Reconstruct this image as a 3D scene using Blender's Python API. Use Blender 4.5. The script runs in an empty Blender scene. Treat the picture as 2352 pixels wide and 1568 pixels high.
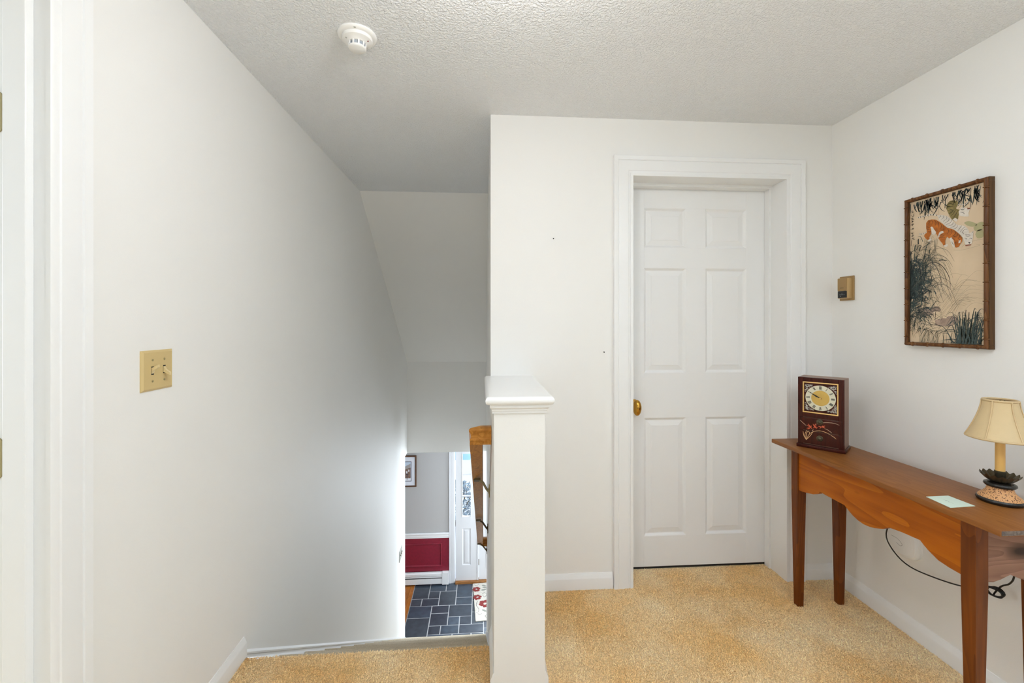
import bpy, bmesh, math, random
import numpy as np
from mathutils import Vector, Matrix
random.seed(7)
SC = bpy.context.scene
COL = SC.collection

# ------------------------------------------------------------------ camera
H = 1.318
cam_d = bpy.data.cameras.new('camera')
cam = bpy.data.objects.new('camera', cam_d); COL.objects.link(cam)
cam_d.sensor_width = 36.0
cam_d.lens = 36.0 * 1000.0 / 2352.0
cam_d.shift_y = -43.0 / 2352.0
cam_d.clip_start = 0.02
cam.location = (0, 0, H)
cam.rotation_euler = (math.radians(90), 0, -math.atan(0.069))
SC.camera = cam

# ------------------------------------------------------------------ view, world, large lights
SC.view_settings.view_transform = 'Standard'
SC.view_settings.look = 'None'
SC.view_settings.gamma = 1.0
SC.view_settings.use_curve_mapping = False
SC.view_settings.exposure = 0.0
W = bpy.data.worlds.new('sky'); SC.world = W; W.use_nodes = True
bg = W.node_tree.nodes['Background']
bg.inputs['Color'].default_value = (0.80, 0.90, 1.0, 1)
bg.inputs['Strength'].default_value = 1.6

def area(name, loc, rot, sx, sy, power, color):
    d = bpy.data.lights.new(name, 'AREA'); d.shape = 'RECTANGLE'; d.size = sx; d.size_y = sy
    d.energy = power; d.color = color
    o = bpy.data.objects.new(name, d); COL.objects.link(o); o.location = loc; o.rotation_euler = rot
    return o
R90 = math.radians(90)
# hall window daylight behind the camera; the other area lights are added fill
area('hall_window_daylight', (0.45, -2.78, 1.45), (R90, 0, 0), 1.5, 1.3, 5, (0.78, 0.89, 1.0))
area('hall_side_fill', (1.99, -1.0, 1.45), (0, R90, 0), 1.2, 1.2, 14, (0.80, 0.90, 1.0))  # fill added from the right to lift the left wall
area('bedroom_fill', (-3.55, 0.5, 1.45), (0, -R90, 0), 1.2, 1.2, 34, (0.80, 0.90, 1.0))  # fill added to send cool light through the left doorway
area('entry_door_fill', (0.46, 7.05, -1.15), (-R90, 0, 0), 0.62, 0.95, 115, (0.80, 0.90, 1.0))  # fill behind unseen door glazing, added to light the stair wall
area('entry_side_fill', (2.62, 6.0, -1.35), (0, R90, 0), 1.3, 1.1, 80, (0.82, 0.91, 1.0))  # fill from an unseen side opening, added to brighten the entry
SC.cycles.max_bounces = 14
SC.cycles.diffuse_bounces = 9

# ------------------------------------------------------------------ materials
def nodes(m):
    m.use_nodes = True
    return m.node_tree.nodes, m.node_tree.links
def mat(name, col, rough=0.5, metal=0.0, bump=None, vary=None, spec=0.5, dist=0.002):
    m = bpy.data.materials.new(name); N, L = nodes(m); b = N['Principled BSDF']
    b.inputs['Base Color'].default_value = (*col, 1); b.inputs['Roughness'].default_value = rough
    b.inputs['Metallic'].default_value = metal; b.inputs['Specular IOR Level'].default_value = spec
    tc = N.new('ShaderNodeTexCoord')
    if vary:
        n = N.new('ShaderNodeTexNoise'); n.inputs['Scale'].default_value = vary[0]; n.inputs['Detail'].default_value = 4
        L.new(tc.outputs['Object'], n.inputs['Vector'])
        r = N.new('ShaderNodeValToRGB'); a = vary[1]
        r.color_ramp.elements[0].position = .3; r.color_ramp.elements[1].position = .7
        r.color_ramp.elements[0].color = (*[c * (1 - a) for c in col], 1)
        r.color_ramp.elements[1].color = (*[min(1, c * (1 + a)) for c in col], 1)
        L.new(n.outputs['Fac'], r.inputs['Fac']); L.new(r.outputs['Color'], b.inputs['Base Color'])
    if bump:
        n = N.new('ShaderNodeTexNoise'); n.inputs['Scale'].default_value = bump[0]; n.inputs['Detail'].default_value = 3
        L.new(tc.outputs['Object'], n.inputs['Vector'])
        bp = N.new('ShaderNodeBump'); bp.inputs['Strength'].default_value = bump[1]; bp.inputs['Distance'].default_value = dist
        L.new(n.outputs['Fac'], bp.inputs['Height']); L.new(bp.outputs['Normal'], b.inputs['Normal'])
    return m
def wood(name, dark, mid, light, grain='Y', across=26, along=1.6, rough=0.42, knots=(), band=3.0, bandmix=.5):
    m = bpy.data.materials.new(name); N, L = nodes(m); b = N['Principled BSDF']
    b.inputs['Roughness'].default_value = rough; b.inputs['Specular IOR Level'].default_value = .22
    tc = N.new('ShaderNodeTexCoord'); mp = N.new('ShaderNodeMapping')
    s = {'X': (along, across, across), 'Y': (across, along, across), 'Z': (across, across, along)}[grain]
    mp.inputs['Scale'].default_value = s
    L.new(tc.outputs['Object'], mp.inputs['Vector'])
    n1 = N.new('ShaderNodeTexNoise'); n1.inputs['Scale'].default_value = 2.2; n1.inputs['Detail'].default_value = 6
    n1.inputs['Distortion'].default_value = .8
    L.new(mp.outputs['Vector'], n1.inputs['Vector'])
    mp2 = N.new('ShaderNodeMapping')
    s2 = {'X': (.7, 5, 5), 'Y': (5, .7, 5), 'Z': (5, 5, .7)}[grain]
    mp2.inputs['Scale'].default_value = s2; L.new(tc.outputs['Object'], mp2.inputs['Vector'])
    n2 = N.new('ShaderNodeTexNoise'); n2.inputs['Scale'].default_value = band; n2.inputs['Detail'].default_value = 1
    L.new(mp2.outputs['Vector'], n2.inputs['Vector'])
    ma = N.new('ShaderNodeMath'); ma.operation = 'MULTIPLY'; ma.inputs[1].default_value = 9.0
    L.new(n2.outputs['Fac'], ma.inputs[0])
    fr = N.new('ShaderNodeMath'); fr.operation = 'FRACT'; L.new(ma.outputs[0], fr.inputs[0])
    mx = N.new('ShaderNodeMix'); mx.inputs['Factor'].default_value = bandmix
    L.new(n1.outputs['Fac'], mx.inputs['A']); L.new(fr.outputs[0], mx.inputs['B'])
    r = N.new('ShaderNodeValToRGB'); e = r.color_ramp.elements
    e[0].position = .15; e[0].color = (*dark, 1); e[1].position = .85; e[1].color = (*light, 1)
    x = e.new(.5); x.color = (*mid, 1)
    L.new(mx.outputs['Result'], r.inputs['Fac'])
    out = r.outputs['Color']
    for (kx, ky, kz, kr) in knots:
        vd = N.new('ShaderNodeVectorMath'); vd.operation = 'SUBTRACT'
        L.new(tc.outputs['Object'], vd.inputs[0]); vd.inputs[1].default_value = (kx, ky, kz)
        sc_ = N.new('ShaderNodeVectorMath'); sc_.operation = 'MULTIPLY'
        L.new(vd.outputs[0], sc_.inputs[0])
        q = {'X': (.45, 1, 1), 'Y': (1, .45, 1), 'Z': (1, 1, .45)}[grain]; sc_.inputs[1].default_value = q
        ln = N.new('ShaderNodeVectorMath'); ln.operation = 'LENGTH'; L.new(sc_.outputs[0], ln.inputs[0])
        mr = N.new('ShaderNodeMapRange'); mr.inputs['From Min'].default_value = kr * .35; mr.inputs['From Max'].default_value = kr * 1.3
        L.new(ln.outputs['Value'], mr.inputs['Value'])
        km = N.new('ShaderNodeMix'); km.data_type = 'RGBA'
        L.new(mr.outputs['Result'], km.inputs['Factor'])
        km.inputs['A'].default_value = (*[c * .22 for c in dark], 1); L.new(out, km.inputs['B']); out = km.outputs['Result']
    L.new(out, b.inputs['Base Color'])
    return m
def glass(name):
    m = bpy.data.materials.new(name); N, L = nodes(m); N.remove(N['Principled BSDF'])
    t = N.new('ShaderNodeBsdfTransparent'); g = N.new('ShaderNodeBsdfGlossy'); g.inputs['Roughness'].default_value = .02
    mx = N.new('ShaderNodeMixShader'); mx.inputs['Fac'].default_value = .06
    L.new(t.outputs[0], mx.inputs[1]); L.new(g.outputs[0], mx.inputs[2]); L.new(mx.outputs[0], N['Material Output'].inputs[0])
    return m
M = {}
M['wall'] = mat('wall_paint', (.855, .85, .83), .62, bump=(260, .10), vary=(1.2, .012), spec=.3)
M['wall_cool'] = mat('stair_wall_paint', (.855, .85, .83), .45, bump=(260, .08), vary=(1.2, .012), spec=.4)
M['trim'] = mat('trim_gloss_paint', (.86, .865, .865), .28, bump=(90, .05), spec=.5)
M['door'] = mat('door_paint', (.85, .855, .855), .35, bump=(70, .06), spec=.45)
M['entry_trim'] = mat('entry_trim_toned_down', (.63, .63, .64), .4, spec=.4)  # white trim darkened to tone down the strong light on it
M['grey_wall'] = mat('grey_paint', (.44, .43, .42), .6, bump=(260, .08))
M['red'] = mat('crimson_paint', (.22, .010, .028), .42, vary=(30, .10))
M['white'] = mat('white_plastic', (.90, .90, .89), .35)
M['white_metal'] = mat('white_enamel', (.80, .80, .80), .4)
M['dark'] = mat('dark_gap', (.012, .011, .010), .7)
M['ivory'] = mat('ivory_plastic', (.62, .47, .22), .38, spec=.4)
M['ivory_light'] = mat('light_ivory_plastic', (.74, .60, .32), .35)
M['brass_dull'] = mat('antique_brass', (.42, .36, .20), .42, metal=.8)
M['brass'] = mat('polished_brass', (.55, .29, .05), .16, metal=1.0)
M['brass_dark'] = mat('dark_bronze', (.15, .11, .06), .38, metal=.8)
M['slate_grout'] = mat('grout', (.50, .50, .50), .8, bump=(200, .3))
M['mahog'] = wood('mahogany_lacquer', (.020, .003, .002), (.050, .008, .005), (.075, .013, .008), 'Z', across=40, rough=.24, bandmix=.25)
M['mahog_lit'] = wood('mahogany_lit_side', (.20, .115, .075), (.25, .145, .098), (.30, .175, .12), 'Z', across=40, rough=.35, bandmix=.2)  # case mahogany lightened to show its side as lit
M['gold'] = mat('gold_trim', (.78, .52, .20), .28, metal=.6)
M['cream'] = mat('cream_dial', (.70, .67, .52), .45)
M['golddisc'] = mat('brushed_gold', (.62, .42, .12), .30, metal=.75, bump=(400, .1))
M['silver'] = mat('silver_filigree', (.62, .60, .56), .35, metal=.5)
M['ink'] = mat('black_ink', (.012, .012, .012), .5)
M['table_top'] = wood('pine_top', (.18, .062, .014), (.25, .092, .022), (.31, .122, .032), 'Y', across=34, rough=.40, knots=[(.0, .36, .74, .02)], bandmix=.25)
M['table_apron'] = wood('pine_apron', (.27, .060, .0010), (.39, .098, .0015), (.48, .14, .003), 'Y', across=30, rough=.45, knots=[(-.10, .02, .655, .010)], band=1.6, bandmix=.42)
M['table_leg'] = wood('pine_leg', (.080, .020, .003), (.150, .038, .005), (.23, .062, .008), 'Z', across=30, rough=.36, bandmix=.3)
M['table_end'] = wood('pine_end_apron', (.20, .098, .062), (.28, .145, .095), (.34, .18, .125), 'X', across=26, rough=.42, knots=[(.040, -.387, .634, .024)], bandmix=.5)
M['endgrain'] = mat('end_grain', (.15, .115, .095), .6, bump=(220, .8), vary=(160, .35))
M['rail'] = wood('oak_handrail', (.34, .13, .022), (.54, .23, .042), (.68, .33, .075), 'Y', across=26, rough=.30, bandmix=.3)
M['hardwood'] = wood('oak_floor', (.25, .075, .012), (.38, .125, .022), (.50, .19, .04), 'Y', across=20, rough=.3, bandmix=.3)
M['sill'] = wood('oak_sill', (.18, .07, .02), (.28, .12, .035), (.36, .16, .05), 'X', across=26, rough=.4)
M['shade'] = mat('silk_shade', (.62, .47, .26), .55, bump=(220, .15), vary=(18, .05))
M['shade_trim'] = mat('silk_binding', (.60, .44, .24), .5, bump=(300, .2))
M['candle'] = mat('candle_sleeve', (.72, .42, .12), .45)
M['pewter'] = mat('dark_tin', (.10, .085, .055), .38, metal=.75, bump=(120, .2))
M['black_ceramic'] = mat('black_glaze', (.014, .012, .010), .25, bump=(180, .5))
M['bamboo'] = wood('bamboo_lacquer', (.045, .016, .006), (.14, .055, .018), (.25, .115, .042), 'Z', across=30, rough=.25, bandmix=.3)
M['bamboo_back'] = wood('frame_wood', (.055, .025, .009), (.09, .042, .015), (.12, .058, .022), 'Z', across=30, rough=.4, bandmix=.3)
M['silk'] = mat('painted_silk', (.66, .51, .345), .7, vary=(7, .08), bump=(600, .1))
M['cord'] = mat('black_cord', (.010, .008, .007), .4)
M['note'] = mat('pale_green_paper', (.62, .74, .64), .7)
M['therm'] = mat('tan_plastic', (.36, .225, .085), .42)
M['therm_light'] = mat('light_tan_plastic', (.50, .33, .14), .42)
M['glass'] = glass('window_glass')
M['navy'] = mat('navy_mat', (.02, .022, .04), .6)
M['mat_board'] = mat('mat_board', (.72, .74, .80), .7)
M['picframe'] = mat('walnut_frame', (.10, .045, .02), .4)
M['rug'] = mat('rug_cream', (.58, .54, .47), .9, bump=(240, .6), vary=(40, .12), dist=.004)
M['rug_red'] = mat('rug_red', (.21, .022, .02), .9, bump=(240, .6), dist=.004)
M['rug_grey'] = mat('rug_grey', (.17, .155, .14), .9, bump=(240, .6), dist=.004)
M['rug_green'] = mat('rug_sage', (.26, .26, .22), .9, bump=(240, .6), dist=.004)
M['snow'] = mat('snowy_ground', (.80, .83, .88), .8)
M['leaf'] = mat('garden_leaves', (.24, .33, .40), .6, vary=(3, .4))  # leaf colour paled and blued to stand in for overexposed daylight
M['porch'] = mat('porch_soffit', (.20, .36, .58), .6)
def terracotta():
    m = mat('speckled_terracotta', (.60, .29, .11), .55)
    N, L = nodes(m); b = N['Principled BSDF']; tc = N.new('ShaderNodeTexCoord')
    n = N.new('ShaderNodeTexNoise'); n.inputs['Scale'].default_value = 260; n.inputs['Detail'].default_value = 1
    L.new(tc.outputs['Object'], n.inputs['Vector'])
    r = N.new('ShaderNodeValToRGB'); r.color_ramp.elements[0].position = .40; r.color_ramp.elements[1].position = .44
    r.color_ramp.elements[0].color = (.15, .06, .022, 1); r.color_ramp.elements[1].color = (.66, .34, .14, 1)
    L.new(n.outputs['Fac'], r.inputs['Fac']); L.new(r.outputs['Color'], b.inputs['Base Color'])
    bp = N.new('ShaderNodeBump'); bp.inputs['Strength'].default_value = .4; bp.inputs['Distance'].default_value = .001
    L.new(n.outputs['Fac'], bp.inputs['Height']); L.new(bp.outputs['Normal'], b.inputs['Normal'])
    return m
M['terracotta'] = terracotta()
def ceiling_mat():
    m = mat('stippled_ceiling', (.87, .89, .915), .75, spec=.2)
    N, L = nodes(m); b = N['Principled BSDF']; tc = N.new('ShaderNodeTexCoord')
    n = N.new('ShaderNodeTexNoise'); n.inputs['Scale'].default_value = 110; n.inputs['Detail'].default_value = 2
    n.inputs['Roughness'].default_value = .6
    L.new(tc.outputs['Object'], n.inputs['Vector'])
    r = N.new('ShaderNodeValToRGB'); r.color_ramp.elements[0].position = .42; r.color_ramp.elements[1].position = .62
    L.new(n.outputs['Fac'], r.inputs['Fac'])
    bp = N.new('ShaderNodeBump'); bp.inputs['Strength'].default_value = .75; bp.inputs['Distance'].default_value = .004
    L.new(r.outputs['Color'], bp.inputs['Height']); L.new(bp.outputs['Normal'], b.inputs['Normal'])
    return m
M['ceiling'] = ceiling_mat()
def carpet_mat(name, base, light):
    m = mat(name, base, .95, spec=.1)
    m.node_tree.nodes['Principled BSDF'].inputs['Sheen Weight'].default_value = .25
    m.node_tree.nodes['Principled BSDF'].inputs['Sheen Tint'].default_value = (*light, 1)
    N, L = nodes(m); b = N['Principled BSDF']; tc = N.new('ShaderNodeTexCoord')
    a = N.new('ShaderNodeAttribute'); a.attribute_name = 'tuft'
    n = N.new('ShaderNodeTexNoise'); n.inputs['Scale'].default_value = 3.2; n.inputs['Detail'].default_value = 3
    L.new(tc.outputs['Object'], n.inputs['Vector'])
    n3 = N.new('ShaderNodeTexNoise'); n3.inputs['Scale'].default_value = 170; n3.inputs['Detail'].default_value = 3
    L.new(tc.outputs['Object'], n3.inputs['Vector'])
    r = N.new('ShaderNodeValToRGB'); r.color_ramp.elements[0].position = .36; r.color_ramp.elements[1].position = .66
    r.color_ramp.elements[0].color = (*base, 1); r.color_ramp.elements[1].color = (*light, 1)
    L.new(n.outputs['Fac'], r.inputs['Fac'])
    mr = N.new('ShaderNodeMapRange'); mr.inputs['To Min'].default_value = .62; mr.inputs['To Max'].default_value = 1.25
    ad = N.new('ShaderNodeMath'); ad.operation = 'ADD'; L.new(a.outputs['Fac'], ad.inputs[0])
    L.new(n3.outputs['Fac'], ad.inputs[1]); mr.inputs['From Max'].default_value = 1.5; mr.inputs['From Min'].default_value = .2
    L.new(ad.outputs[0], mr.inputs['Value'])
    mu = N.new('ShaderNodeMix'); mu.data_type = 'RGBA'; mu.blend_type = 'MULTIPLY'; mu.inputs['Factor'].default_value = 1
    L.new(r.outputs['Color'], mu.inputs['A']); L.new(mr.outputs['Result'], mu.inputs['B'])
    L.new(mu.outputs['Result'], b.inputs['Base Color'])
    bp = N.new('ShaderNodeBump'); bp.inputs['Strength'].default_value = .8; bp.inputs['Distance'].default_value = .006
    L.new(n3.outputs['Fac'], bp.inputs['Height']); L.new(bp.outputs['Normal'], b.inputs['Normal'])
    return m
M['carpet'] = carpet_mat('gold_carpet', (.93, .65, .30), (1.0, .83, .55))
M['stair_carpet'] = carpet_mat('stair_carpet', (.80, .68, .50), (.90, .80, .64))  # stair pile paled to carry the daylight catching the steps
SLATE = [mat('slate_%d' % i, c, .33, bump=(45, .25), vary=(14, .22), spec=.55) for i, c in
         enumerate([(.045, .062, .085), (.036, .046, .062), (.055, .074, .100), (.044, .056, .070)])]

# ------------------------------------------------------------------ mesh helpers
class MB:
    def __init__(s): s.v = []; s.f = []; s.m = []; s.mi = 0
    def add(s, vs, fs):
        o = len(s.v); s.v += [tuple(p) for p in vs]; s.f += [tuple(i + o for i in f) for f in fs]; s.m += [s.mi] * len(fs); return s
    def box(s, x0, x1, y0, y1, z0, z1):
        return s.add([(x0, y0, z0), (x1, y0, z0), (x1, y1, z0), (x0, y1, z0), (x0, y0, z1), (x1, y0, z1), (x1, y1, z1), (x0, y1, z1)],
                     [(0, 3, 2, 1), (4, 5, 6, 7), (0, 1, 5, 4), (1, 2, 6, 5), (2, 3, 7, 6), (3, 0, 4, 7)])
    def bbox(s, x0, x1, y0, y1, z0, z1, b=.003):
        bm = bmesh.new(); bmesh.ops.create_cube(bm, size=1)
        bmesh.ops.scale(bm, vec=(x1 - x0, y1 - y0, z1 - z0), verts=bm.verts)
        bmesh.ops.translate(bm, vec=((x0 + x1) / 2, (y0 + y1) / 2, (z0 + z1) / 2), verts=bm.verts)
        bmesh.ops.bevel(bm, geom=list(bm.edges), offset=b, segments=2, affect='EDGES', profile=.5)
        bm.verts.index_update(); s.add([v.co[:] for v in bm.verts], [[v.index for v in f.verts] for f in bm.faces]); bm.free(); return s
    def prism(s, pts, fn0, fn1, cap=True):
        n = len(pts); A = [fn0(*p) for p in pts]; B = [fn1(*p) for p in pts]
        fs = [(i, (i + 1) % n, n + (i + 1) % n, n + i) for i in range(n)]
        if cap: fs += [tuple(range(n))[::-1], tuple(range(n, 2 * n))]
        return s.add(A + B, fs)
    def px(s, pts, x0, x1): return s.prism(pts, lambda a, b: (x0, a, b), lambda a, b: (x1, a, b))
    def py(s, pts, y0, y1, dz=0): return s.prism(pts, lambda a, b: (a, y0, b), lambda a, b: (a, y1, b + dz))
    def pz(s, pts, z0, z1): return s.prism(pts, lambda a, b: (a, b, z0), lambda a, b: (a, b, z1))
    def lathe(s, prof, c=(0, 0, 0), n=40, rf=None, axis='Z', cap=True):
        vs = []; fs = []; k = len(prof)
        for i in range(n):
            t = 2 * math.pi * i / n; ct, st = math.cos(t), math.sin(t)
            for r, h in prof:
                rr, hh = (rf(r, h, t) if rf else (r, h))
                p = {'Z': (rr * ct, rr * st, hh), 'Y': (rr * ct, hh, rr * st), 'X': (hh, rr * ct, rr * st)}[axis]
                vs.append((p[0] + c[0], p[1] + c[1], p[2] + c[2]))
        for i in range(n):
            j = (i + 1) % n
            for a in range(k - 1): fs.append((i * k + a, j * k + a, j * k + a + 1, i * k + a + 1))
        if cap:
            fs.append(tuple(i * k for i in range(n))); fs.append(tuple(i * k + k - 1 for i in range(n)))
        return s.add(vs, fs)
    def tube(s, pts, r, n=8):
        P = [Vector(p) for p in pts]; vs = []; fs = []; up = Vector((0.13, .21, 1)).normalized()
        for i, p in enumerate(P):
            t = (P[min(i + 1, len(P) - 1)] - P[max(i - 1, 0)]).normalized()
            a = t.cross(up); a = a.normalized() if a.length > 1e-4 else Vector((1, 0, 0)); b = t.cross(a)
            rr = r[i] if isinstance(r, (list, tuple)) else r
            for q in range(n):
                w = 2 * math.pi * q / n; vs.append(p + (a * math.cos(w) + b * math.sin(w)) * rr)
        for i in range(len(P) - 1):
            for q in range(n): fs.append((i * n + q, i * n + (q + 1) % n, (i + 1) * n + (q + 1) % n, (i + 1) * n + q))
        fs += [tuple(range(n))[::-1], tuple((len(P) - 1) * n + q for q in range(n))]
        return s.add(vs, fs)
    def poly(s, pts, fn): s.add([fn(*p) for p in pts], [tuple(range(len(pts)))]); return s
    def ribbon(s, pts, w0, w1, fn, wm=None):
        n = len(pts); L = []; Rr = []
        for i, (x, y) in enumerate(pts):
            a = pts[max(i - 1, 0)]; b = pts[min(i + 1, n - 1)]; dx, dy = b[0] - a[0], b[1] - a[1]
            l = math.hypot(dx, dy) or 1; t = i / (n - 1)
            w = (w0 + (w1 - w0) * t) if wm is None else (w0 * (1 - t) ** 2 + 2 * wm * t * (1 - t) + w1 * t * t)
            L.append((x - dy / l * w / 2, y + dx / l * w / 2)); Rr.append((x + dy / l * w / 2, y - dx / l * w / 2))
        vs = [fn(*p) for p in L] + [fn(*p) for p in Rr]
        return s.add(vs, [(i, i + 1, n + i + 1, n + i) for i in range(n - 1)])
    def build(s, name, m, parent=None, smooth=None, off=(0, 0, 0), recalc=True):
        me = bpy.data.meshes.new(name)
        me.from_pydata([(a - off[0], b - off[1], c - off[2]) for a, b, c in s.v], [], s.f)
        ml = m if isinstance(m, (list, tuple)) else [m]
        for x in ml: me.materials.append(x)
        if len(ml) > 1: me.polygons.foreach_set('material_index', s.m)
        if recalc:
            bm = bmesh.new(); bm.from_mesh(me); bmesh.ops.recalc_face_normals(bm, faces=bm.faces); bm.to_mesh(me); bm.free()
        if smooth is not None:
            me.polygons.foreach_set('use_smooth', [True] * len(me.polygons)); me.set_sharp_from_angle(angle=math.radians(smooth))
        o = bpy.data.objects.new(name, me); COL.objects.link(o)
        if parent: o.parent = parent
        elif off != (0, 0, 0): o.location = off
        return o
def curve(pts, n=6):
    out = []; P = [pts[0]] + list(pts) + [pts[-1]]
    for i in range(1, len(P) - 2):
        for k in range(n):
            t = k / n
            out.append(tuple(.5 * (2 * P[i][d] + (P[i + 1][d] - P[i - 1][d]) * t + (2 * P[i - 1][d] - 5 * P[i][d] + 4 * P[i + 1][d] - P[i + 2][d]) * t * t
                       + (3 * P[i][d] - P[i - 1][d] - 3 * P[i + 1][d] + P[i + 2][d]) * t ** 3) for d in range(len(P[0]))))
    out.append(tuple(pts[-1])); return out
def tag(o, label=None, cat=None, group=None, kind=None):
    if label: o['label'] = label
    if cat: o['category'] = cat
    if group: o['group'] = group
    if kind: o['kind'] = kind
    return o
def thing(name, label, cat, loc=(0, 0, 0), rz=0, kind=None, group=None):
    o = bpy.data.objects.new(name, None); COL.objects.link(o); o.location = loc; o.rotation_euler = (0, 0, rz)
    o.empty_display_size = .05
    return tag(o, label, cat, group, kind)
def struct(name, mb, m, label, cat, smooth=None): return tag(mb.build(name, m, smooth=smooth), label, cat, kind='structure')

XL, XR, YB, ZC = -.94, 1.805, 2.13, 2.335
ZF = -2.65                       # entry floor below
YN, RUN, RISE, SLOPE = 1.785, .2925, .20385, .20385 / .2925
YW = 6.70                        # far wall of the entry
TH = .12
def xs(y): return .0425 + .0040 * (y - YB)       # face of the stair wall

# ================================================================== ROOM SHELL
# left wall: hall part, doorway head, stairwell part
b = MB().box(XL - TH, XL, -2.6, .17, 0, ZC).box(XL - TH, XL, .17, 1.02, 2.06, ZC).box(XL - TH, XL, 1.02, 5.41, ZF, ZC + .02).box(XL - TH, XL, 5.41, 5.68, -.32, ZC + .02)
struct('wall_left', b, M['wall'], 'long white left wall running down past the stairs', 'wall')
b = MB().box(.0425, .735, YB, 2.30, 0, ZC).box(1.56, XR + TH, YB, 2.30, 0, ZC).box(.735, 1.56, YB, 2.30, 2.055, ZC)
wb = struct('wall_back', b, M['wall'], 'white landing wall around the closed panel door', 'wall')
for x, z in ((.352, 1.733), (.606, 1.172)):
    MB().lathe([(.0001, -.004), (.003, -.004), (.003, 0), (.0001, 0)], c=(x, YB, z), n=10, axis='Y').build('nail', M['dark'], wb)
struct('wall_right', MB().box(XR, XR + TH, -2.6, -1.6, 0, ZC).box(XR, XR + TH, -.4, 2.30, 0, ZC).box(XR, XR + TH, -1.6, -.4, 0, .85).box(XR, XR + TH, -1.6, -.4, 2.05, ZC), M['wall'], 'white right wall behind the narrow console table', 'wall')
# wall on the right of the stairs
lo = [(xs(YN), YN), (xs(5.3), 5.3), (.18, 5.3), (.18, YN)]
hi = [(xs(2.295), 2.295), (xs(5.68), 5.68), (.18, 5.68), (.18, 2.295)]
b = MB().pz(lo, ZF, -.30).pz([(xs(YN), YN), (xs(5.3), 5.3), (.18, 5.3), (.18, YN)], -.30, -.001).pz(hi, -.001, ZC)
b.box(xs(5.3), .18, 5.3, 5.68, -.32, -.002)
struct('wall_stair', b, M['wall_cool'], 'white wall beside the stairs that carries the handrail', 'wall')
# ceiling over hall and stairs, slope and header over the stairs
b = MB().pz([(XL - .02, -2.62), (XR + .02, -2.62), (XR + .02, YB + .02), (.1, YB + .02), (.1, 3.5), (XL - .02, 3.5)], ZC, ZC + .08)
struct('ceiling', b, M['ceiling'], 'flat stippled white ceiling over the landing', 'ceiling')
b = MB().px([(3.43, ZC), (5.56, .82), (5.68, .82), (5.68, .95), (3.5, ZC + .12), (3.43, ZC + .12)], XL - .01, .12)
struct('ceiling', b, M['wall'], 'sloping white ceiling panel above the stairs', 'ceiling')
b = MB().box(XL - .01, .12, 5.56, 5.68, -.32, .84)
struct('wall_header', b, M['wall'], 'white header wall hanging above the foot of the stairs', 'wall')
# hall behind the camera and bedroom beyond the left doorway
wx0, wx1, wz0, wz1 = -.30, 1.20, .80, 2.05
b = MB().box(XL - TH, wx0, -2.72, -2.6, 0, ZC).box(wx1, XR + TH, -2.72, -2.6, 0, ZC).box(wx0, wx1, -2.72, -2.6, 0, wz0).box(wx0, wx1, -2.72, -2.6, wz1, ZC)
M['rear'] = mat('blue_grey_paint', (.40, .44, .50), .6)  # dark cool tone chosen to cut light bounced forward
struct('wall_rear', b, M['rear'], 'hall wall with the window behind the viewer, toned blue-grey to cut bounce light', 'wall')
w = thing('window_1', 'white hall window behind the viewer', 'window', (.45, -2.66, wz0), kind='structure')
f = MB().box(wx0, wx0 + .05, -2.70, -2.62, wz0, wz1).box(wx1 - .05, wx1, -2.70, -2.62, wz0, wz1).box(wx0, wx1, -2.70, -2.62, wz0, wz0 + .05).box(wx0, wx1, -2.70, -2.62, wz1 - .05, wz1).box(wx0, wx1, -2.69, -2.63, 1.40, 1.44)
f.build('window_frame', M['trim'], w, off=(.45, -2.66, wz0))
MB().box(wx0 + .05, wx1 - .05, -2.664, -2.660, wz0 + .05, wz1 - .05).build('pane', M['glass'], w, off=(.45, -2.66, wz0))
w = thing('added_window', 'white side window added to the hall behind the viewer for fill light', 'window', (XR + .06, -1.0, .85), kind='structure')  # side window added so its light reaches the left wall
f = MB().box(XR + .02, XR + .10, -1.6, -1.55, .85, 2.05).box(XR + .02, XR + .10, -.45, -.4, .85, 2.05).box(XR + .02, XR + .10, -1.55, -.45, .85, .90).box(XR + .02, XR + .10, -1.55, -.45, 2.0, 2.05)
f.build('window_frame', M['trim'], w, off=(XR + .06, -1.0, .85))
MB().box(XR + .058, XR + .062, -1.55, -.45, .90, 2.0).build('pane', M['glass'], w, off=(XR + .06, -1.0, .85))
b = MB().box(-3.4, XL - TH, -1.02, -.9, 0, ZC).box(-3.4, XL - TH, 1.9, 2.02, 0, ZC)
b.box(-3.52, -3.4, -1.02, -.1, 0, ZC).box(-3.52, -3.4, 1.1, 2.02, 0, ZC).box(-3.52, -3.4, -.1, 1.1, 0, .85).box(-3.52, -3.4, -.1, 1.1, 2.05, ZC)
struct('wall_bedroom', b, M['wall'], 'white walls of the room through the left doorway', 'wall')
struct('ceiling', MB().box(-3.5, XL - .03, -1.0, 2.0, ZC + .001, ZC + .08), M['ceiling'], 'white ceiling of the room through the left doorway', 'ceiling')

# ------------------------------------------------------------------ floors
b = MB().box(-3.5, XR, -2.62, YN - .03, -.28, 0).box(xs(YB) + .002, XR, YN - .03, 2.30, -.28, 0)
fl = struct('floor', b, M['carpet'], 'gold wall-to-wall carpet of the landing', 'floor')
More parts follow.
